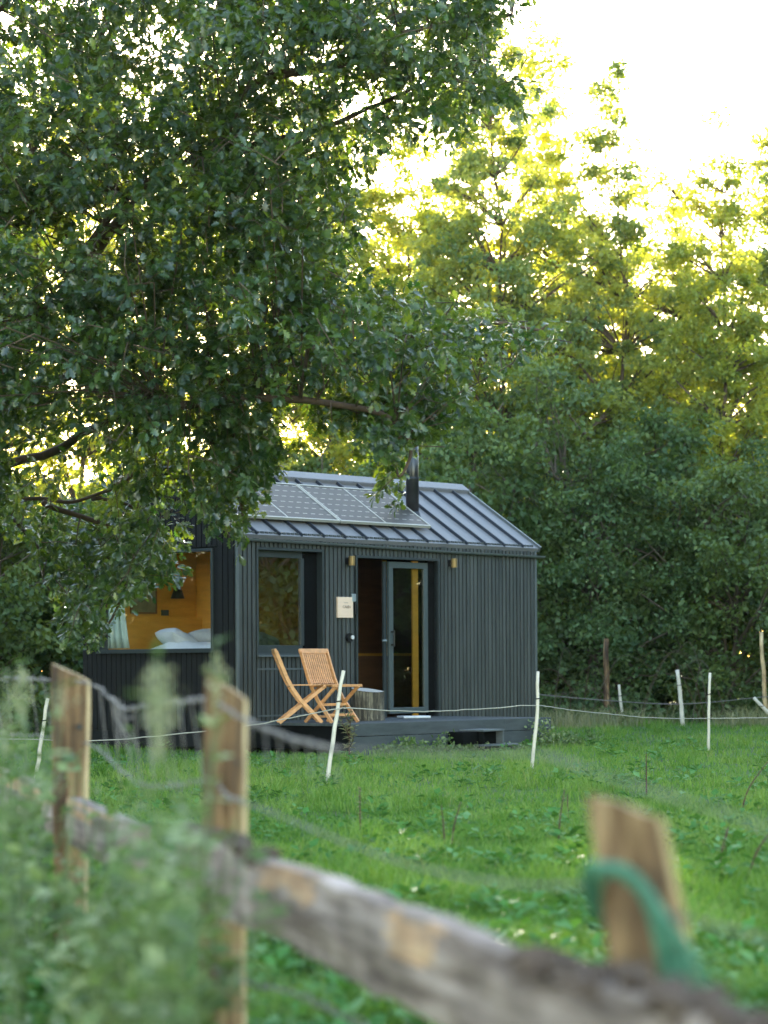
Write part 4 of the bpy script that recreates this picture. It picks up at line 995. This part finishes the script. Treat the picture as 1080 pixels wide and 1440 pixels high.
mid2 = [at(344, 1128, fd(344)-.06), at(420, 1158, fd(420)+off), at(500, 1190, fd(500)+off), at(600, 1222, fd(600)), at(720, 1243, fd(680)), at(830, 1250, fd(800)+.1), at(960, 1290, fd(900)+off), at(1120, 1330, fd(1040)+off)]
_, MP = tw_wire(mid, .0023, 'middle_wire'); tw_wire(mid2, .0017, 'middle_wire', jit=.001)
low = [at(-120, 1110, fd(-120)+off), at(60, 1130, fd(60)+off), at(200, 1180, fd(200)+off), at(290, 1230, fd(290)+off), at(350, 1260, fd(350)+off)]
tw_wire(low, .0025, 'lower_wire')
low2 = [at(280, 1340, 6.4), at(320, 1375, 6.25), at(420, 1400, 5.9), at(560, 1470, 5)]
tw_wire(low2, .0025, 'lower_wire')
rn = random.Random(9)
xs_ = list(range(-110, 76, 17))+list(range(140, 292, 16))+list(range(352, 480, 20))
for i, x_ in enumerate(xs_):
    k0 = min(TP, key=lambda p: abs((p.x/p.y*F+540)-x_)); y0 = 935-(k0.z-EYE)/k0.y*F
    sl_ = 14+rn.gauss(0, 4) if x_ < 300 else 10+rn.gauss(0, 3)
    lf = 1.0 if x_ < 300 else .42; sl_ *= lf
    pts = [at(x_, y0, k0.y), at(x_+sl_*.5, y0+55*lf, k0.y+rn.gauss(0, .03)), at(x_+sl_, y0+(120+rn.gauss(0, 8))*lf, k0.y+rn.gauss(0, .04))]
    a = MB(); a.tube([p-o_ for p in densify(pts, 4)], .0017, 5)
    a.tube([pts[0]-o_+Vector((-.012, 0, 0)), pts[0]-o_+Vector((.014, -.004, -.006))], .006, 5); a.build('upright_wire', M['wire'], nt, smooth=True)
a = MB()
for i in range(7):
    a.tube([p-o_ for p in densify([at(165+rn.gauss(0, 3), 985+rn.gauss(0, 3), fd(165)+off), at(168+rn.gauss(0, 5), 1005, fd(165)+off), at(180+rn.gauss(0, 8), 1040+rn.gauss(0, 15), fd(165)+off+rn.gauss(0, .03))], 4)], .0026, 5)
a.build('loose_wires', M['wire'], nt, smooth=True)

# ------------------------------------------------------------------ meadow grass
rng = np.random.default_rng(21)
def view_scatter(n, dn, df, marg=1.25, pw=1.0):
    """points on the meadow with roughly even cover over the distance range"""
    u = rng.uniform(0, 1, n); i0, i1 = 1/dn**pw, 1/df**pw
    d = (i1+(i0-i1)*u)**(-1/pw); x = rng.uniform(-1, 1, n)*(d*.16*marg+1.9)
    return x, d
def free(x, y):   # outside the cabin and deck footprint
    c, s = math.cos(TH), math.sin(TH); dx = x-CX; dy = y-CY; a = dx*c+dy*s; b = -dx*s+dy*c
    return ~((a > -.02) & (a < L_) & (b > 0) & (b < W_)) & ~((a > 0) & (a < 3.83) & (b > -1.95) & (b < .1)) & ~((a > 1.65) & (a < 2.8) & (b > -2.55) & (b < -1.9))
def blades(name, x, y, h, wd, lean, mat, rnd, label, cat):
    n = len(x); a = rng.uniform(0, 2*math.pi, n); fa = rng.uniform(0, 2*math.pi, n)
    ax = np.stack([np.cos(fa), np.sin(fa), np.zeros(n)], 1); ld = np.stack([np.cos(a), np.sin(a), np.zeros(n)], 1)
    b = np.stack([x, y, np.zeros(n)-.01], 1); up = np.array([0, 0, 1.])
    m = b+up*(h*.55)[:, None]+ld*(h*lean*.25)[:, None]; t = b+up*(h*(1-.25*lean))[:, None]+ld*(h*lean*.9)[:, None]
    V = np.stack([b-ax*(wd*.5)[:, None], b+ax*(wd*.5)[:, None], m+ax*(wd*.4)[:, None], m-ax*(wd*.4)[:, None], t], 1).reshape(-1, 3)
    k = np.arange(n)*5; L = np.stack([k, k+1, k+2, k+3, k+3, k+2, k+4], 1).ravel(); tot = np.tile([4, 3], n); st = np.concatenate([[0], np.cumsum(tot)[:-1]])
    o = fast_mesh(name, V, L, st, tot, mat, np.repeat(rnd, 5)); return tag(o, label, cat, kind='stuff')
x, y = view_scatter(600000, 5.2, 48, 1.2, .75)
P2 = np.stack([x, y, x*0], 1); nz = pnoise(P2, 1.6, 31); nz2 = pnoise(P2, 5.0, 32); nz3 = pnoise(P2, .5, 33)
bare = np.hypot((x+.1)/.9, (y-8.1)/.5) < 1
keep = free(x, y) & (rng.uniform(0, 1, len(x)) < np.clip(.8+.35*nz2, .25, 1)) & ~(bare & (rng.uniform(0, 1, len(x)) < .8))
x, y, nz, nz2, nz3 = [q[keep] for q in (x, y, nz, nz2, nz3)]; n = len(x)
h = (.075+.035*nz+.02*nz2)*rng.uniform(.6, 1.35, n); h = np.clip(h, .03, .3)*(1+.25*(y > 38))
wd = (.0035+.00022*y)*rng.uniform(.7, 1.3, n)
blades('grass', x, y, h, wd, rng.uniform(.2, 1.1, n), M['grass'], np.clip(.45+.26*nz3+.26*nz+.12*nz2+rng.normal(0, .17, n)+(rng.uniform(0, 1, n) < .05)*.5, 0, 1), 'short lush meadow grass around the cabin', 'grass')
# longer tufts
cx_, cy_ = view_scatter(900, 6.5, 47, 1.3, .6); ok = free(cx_, cy_); cx_, cy_ = cx_[ok], cy_[ok]
k = rng.integers(25, 70, len(cx_)); idx = np.repeat(np.arange(len(cx_)), k); n = len(idx); sp = rng.uniform(.04, .14, len(cx_))[idx]
x = cx_[idx]+rng.normal(0, 1, n)*sp; y = cy_[idx]+rng.normal(0, 1, n)*sp; th_ = rng.uniform(.10, .24, len(cx_))[idx]
blades('grass_tufts', x, y, th_*rng.uniform(.6, 1.2, n), (.004+.0002*y), rng.uniform(.4, 1.4, n), M['grass'], np.clip(.3+.5*rng.uniform(0, 1, len(cx_))[idx]+rng.normal(0, .1, n), 0, 1), 'longer grass tufts scattered over the meadow', 'grass tufts')
# rough pale grass along the hedge and the deck
def rough(n):
    x = rng.uniform(-13, 14, n); y = 41.5+rng.uniform(0, 3.6, n)+.4*np.sin(x*1.7)
    return x, y
x, y = rough(16000); nz = pnoise(np.stack([x, y, x*0], 1), 1.1, 41); q = nz > -.1; x, y = x[q], y[q]; n = len(x)
blades('rough_grass', x, y, rng.uniform(.15, .5, n), np.full(n, .014), rng.uniform(.2, 1.0, n), M['dry_grass'], np.clip(rng.uniform(0, .7, n)+.3*nz[q], 0, 1), 'rough pale grass along the foot of the hedge', 'grass')
# broad leaved weeds and clover in the sward
cx_, cy_ = view_scatter(3300, 6.5, 34, 1.25, .8); ok = free(cx_, cy_); cx_, cy_ = cx_[ok], cy_[ok]
q = pnoise(np.stack([cx_, cy_, cx_*0], 1), 1.2, 51) > -.15; cx_, cy_ = cx_[q], cy_[q]
k = rng.integers(6, 16, len(cx_)); idx = np.repeat(np.arange(len(cx_)), k); n = len(idx)
an = rng.uniform(0, 2*math.pi, n); rd = rng.uniform(0, .07, n); P = np.stack([cx_[idx]+rd*np.cos(an), cy_[idx]+rd*np.sin(an), rng.uniform(.03, .10, n)], 1)
D = np.stack([np.cos(an), np.sin(an), rng.uniform(-.1, .8, n)], 1); N = rdir(n)*.4+np.array([0, 0, 1])
lv = leaves('clover', P, D, N, rng.uniform(.03, .075, n)*np.repeat(rng.uniform(.7, 1.5, len(cx_)), k), LEAF, M['clover'], np.clip(np.repeat(rng.uniform(0, .8, len(cx_)), k)+rng.uniform(0, .2, n), 0, 1))
tag(lv, 'broad leaved weeds and clover in the meadow grass', 'weeds', kind='stuff')
# leafy weeds along the deck fascia
def f_deck(n):
    s_ = rng.uniform(.3, 4.6, n); t_ = -2.1-rng.uniform(0, .35, n); hh = (.20+.12*np.sin(s_*4.1)+.08*np.sin(s_*9.7))*np.clip((s_)/1.0, .3, 1)
    hh = np.where((s_ > 1.5) & (s_ < 3.3), hh*.3, hh)
    return np.stack([CX+math.cos(TH)*s_-math.sin(TH)*t_, CY+math.sin(TH)*s_+math.cos(TH)*t_, rng.uniform(0, 1, n)*np.clip(hh, .05, 1)], 1)
leaf_mass('deck_weeds', 'grey green weeds growing along the foot of the deck', 'weeds', 3200, f_deck, .055, M['weed_leaf'], seed=61)

# ------------------------------------------------------------------ single plants
def plant(root, h, seed, leafmat, nleaf, lsize, lean=(0, 0), plume=0, stem_r=.004, stemmat='stem_green', side=0, bare_to=.05, plume_w=.05):
    rn = np.random.default_rng(seed); a = MB()
    stems = [[Vector((0, 0, 0)), Vector((lean[0]*.3, lean[1]*.3, h*.5)), Vector((lean[0], lean[1], h))]]
    for k_ in range(side):
        z = h*rn.uniform(.25, .8); an_ = rn.uniform(0, 6.28); l_ = h*rn.uniform(.15, .3); t = z/h
        b_ = Vector((lean[0]*t*t, lean[1]*t*t, z)); stems.append([b_, b_+Vector((math.cos(an_)*l_*.5, math.sin(an_)*l_*.5, l_*.5)), b_+Vector((math.cos(an_)*l_*.7, math.sin(an_)*l_*.7, l_*1.1))])
    P = []; D = []; S = []; PP = []
    for k_, s_ in enumerate(stems):
        pth = densify(s_, 5); a.tube(pth, [stem_r*(1 if k_ == 0 else .6)*(1-.7*i/len(pth)) for i in range(len(pth))], 5)
        nl = nleaf if k_ == 0 else max(3, nleaf//4)
        for j in range(nl):
            u = rn.uniform(bare_to if k_ == 0 else .1, .97); q = pth[min(int(u*len(pth)), len(pth)-1)]; an_ = rn.uniform(0, 6.28)
            P.append(q); D.append((math.cos(an_), math.sin(an_), rn.uniform(-.2, .8))); S.append(lsize*(1.15-.6*u)*rn.uniform(.7, 1.2))
        if plume:
            tp = pth[-1]
            for j in range(plume if k_ == 0 else plume//4):
                v = rn.uniform(0, 1); rad = plume_w*math.sin(math.pi*min(v+.15, 1))*rn.uniform(0, 1); an_ = rn.uniform(0, 6.28)
                PP.append((tp.x+rad*math.cos(an_), tp.y+rad*math.sin(an_), tp.z-.02-v*(.16 if k_ == 0 else .08)))
    return a, P, D, S, PP
def plant_obj(name, label, cat, loc, h, seed, leafmat='weed_leaf', nleaf=30, lsize=.06, group=None, plume=0, stemmat='stem_green', tmpl=LANCE, psize=.012, **k):
    global rng
    root = empty(name, loc); tag(root, label, cat, group)
    a, P, D, S, PP = plant(root, h, seed, leafmat, nleaf, lsize, plume=plume, **k)
    a.build('stem', M[stemmat], root, smooth=True); rng = np.random.default_rng(seed)
    if P:
        n = len(P); leaves('foliage', np.array([tuple(p) for p in P]), np.array(D, float), rdir(n)*.5+np.array([0, 0, 1]), np.array(S), tmpl, M[leafmat], rng.uniform(0, 1, n), root)
    if PP:
        n = len(PP); leaves('flower_plume', np.array(PP), rdir(n), rdir(n), np.full(n, psize), LEAF, M['plume'], rng.uniform(0, 1, n), root)
    return root
def gnd(px, d): return Vector((at(px, 935, d).x, d, 0))
TW = 'tall flowering weeds by the near fence'
plant_obj('tall_weed', 'tall weed with a cream plume in front of the dark gable wall', 'weed', gnd(206, 4.2), 1.14, 1, nleaf=34, lsize=.09, plume=170, psize=.016, group=TW, lean=(.02, 0), plume_w=.045)
plant_obj('tall_weed', 'tall weed with a pale tip beside the top of the middle post', 'weed', gnd(286, 5.6), 1.17, 2, nleaf=46, lsize=.08, plume=70, psize=.014, group=TW, lean=(.03, 0), plume_w=.035)
plant_obj('tall_weed', 'tall weed with a thin greenish plume left of the leftmost post', 'weed', gnd(32, 7.0), 1.13, 3, nleaf=40, lsize=.07, plume=260, psize=.013, group=TW, lean=(.0, 0), plume_w=.04)
plant_obj('tall_weed', 'tall weed at the far left picture edge with leaves to its tip', 'weed', gnd(8, 5.5), 1.10, 4, nleaf=46, lsize=.08, plume=100, psize=.012, group=TW, side=3)
plant_obj('tall_weed', 'leafy green weed close in front of the middle post and rail', 'weed', gnd(262, 4.9), .82, 5, nleaf=60, lsize=.09, group=TW, side=5)
plant_obj('tall_weed', 'leafy weed crossing the weathered rail right of the middle post', 'weed', gnd(410, 3.6), .60, 6, nleaf=26, lsize=.06, group=TW, side=2)
# the thicket of blurred weeds at lower left, nobody could count it
mbv = []; rng = np.random.default_rng(77); Ps = []; Ds = []; Ss = []; Rs = []; sb = MB(); rn = random.Random(77)
for i in range(120):
    px_ = rn.uniform(-160, 262); d = rn.uniform(.60, .95)*min(fd(px_), 11)
    ty = (985 if px_ < 70 else (1190 if px_ < 215 else 1140))+rn.uniform(0, 1)**1.3*230
    wisp = rn.random() < .3
    if wisp: ty = 1015+rn.uniform(0, 150)
    h = EYE-(ty-935)/F*d
    loc = gnd(px_, d); a, P, D, S, PP = plant(None, max(h, .3), 500+i, None, 12 if wisp else 22, .065, side=1 if wisp else 4, lean=(rn.gauss(0, .06), rn.gauss(0, .06)))
    sb.add([Vector(v)+loc for v in a.v], a.f)
    Ps += [tuple(Vector(p)+loc) for p in P]; Ds += D; Ss += S; Rs += [rn.random()]*len(P)
n = len(Ps); rr0 = np.array(Rs)*.7+rng.uniform(0, .3, n)
o1 = leaves('weed_thicket', np.array(Ps), np.array(Ds, float), rdir(n)*.8+np.array([0, -.2, .8]), np.array(Ss)*rng.uniform(.6, 1.4, n), LEAF, M['weed_leaf'], rr0)
tag(o1, 'blurred thicket of green weeds in front of the near fence', 'weeds', kind='stuff')
o2 = sb.build('weed_stalks', M['stem_green'], None); tag(o2, 'thin stalks of the weed thicket in front of the near fence', 'weed stalks', kind='stuff')
print('thicket leaves', n)
# dry stalks standing in the meadow
DS = 'dry stalks standing in the meadow'
ds = [(505, 1180, 1108, .0, 'dark seeded dock stalk between the leaning stake and the two red sticks', 30),
 (624, 1200, 1132, -.01, 'left one of the two dry red sticks close together in the meadow', 0), (633, 1197, 1128, .03, 'right one of the two dry red sticks close together in the meadow', 0),
 (784, 1188, 1112, .02, 'thin dry stalk left of the nearest fence post top', 4), (797, 1160, 1118, .0, 'short dry twig beside the thin stalk near the nearest post', 0),
 (908, 1120, 1060, .0, 'thin grass stalk rising above the top of the nearest post', 6),
 (1040, 1150, 1075, .10, 'long dry stalk leaning right below the straight white stake', 6), (1048, 1245, 1150, .10, 'dark leaning seed stalk at the right edge of the meadow', 16),
 (1010, 1235, 1170, .02, 'short seeded stalk right of the nearest post', 14), (1018, 1205, 1165, .01, 'thin upright red stalk behind the nearest post', 5)]
for i, (px_, by, ty, ln, lab, ns) in enumerate(ds):
    d = EYE*F/(by-935); h = (by-ty)/F*d
    plant_obj('dry_stalk', lab, 'dry stalk', gnd(px_, d), h, 900+i, leafmat='dry_grass', nleaf=ns*2, lsize=.03, group=DS, stemmat='stem_red', stem_r=.0045+.0002*d, tmpl=LEAF, lean=(ln*2, 0), bare_to=.3)
plant_obj('withered_plant', 'withered brown plant in front of the deck corner beside the leaning stake', 'plant', gnd(490, 28.0), .62, 950, leafmat='dry_grass', nleaf=70, lsize=.09, stemmat='stem_red', stem_r=.01, side=6, lean=(.03, 0))

for k_, (px_, lab) in enumerate(((1000, 'pale arching bramble canes under the dark shrubs at the right'), (880, 'bare thin canes rising from the undergrowth beside the brown post'), (800, 'thin bare twigs in the dark hollow right of the cabin'))):
    rt = empty('bramble', (px2x(px_, 44.3), 44.3, 0)); tag(rt, lab, 'bramble', 'brambles at the hedge'); rn = random.Random(k_+3)
    for j in range(6):
        dx = rn.uniform(-.9, .9); h = rn.uniform(.6, 1.5); x0 = rn.uniform(-.4, .4)
        a = MB(); a.tube(densify([Vector((x0, 0, 0)), Vector((x0+dx*.35, -.1, h*.6)), Vector((x0+dx*.8, -.15, h)), Vector((x0+dx*1.4, -.2, h*.85))], 5), [.008-.0004*q for q in range(16)], 5)
        a.build('cane', M['bark' if j % 2 else 'stem_red'], rt, smooth=True)
# ------------------------------------------------------------------ haze volume added for the veiling glow
hz = MB(); hz.box(-405, 405, -405, 405, -1.0, 19.0); hm = bpy.data.materials.new('haze'); hm.use_nodes = True
hn = hm.node_tree.nodes; hn.remove(hn['Principled BSDF']); pv = hn.new('ShaderNodeVolumePrincipled')
pv.inputs['Color'].default_value = (.95, .95, .93, 1); pv.inputs['Density'].default_value = .00009; pv.inputs['Anisotropy'].default_value = .55
hm.node_tree.links.new(pv.outputs[0], hn['Material Output'].inputs['Volume'])
ho = hz.build('haze', hm); tag(ho, 'thin haze volume added over the meadow for the veiling glow', 'haze', kind='stuff')
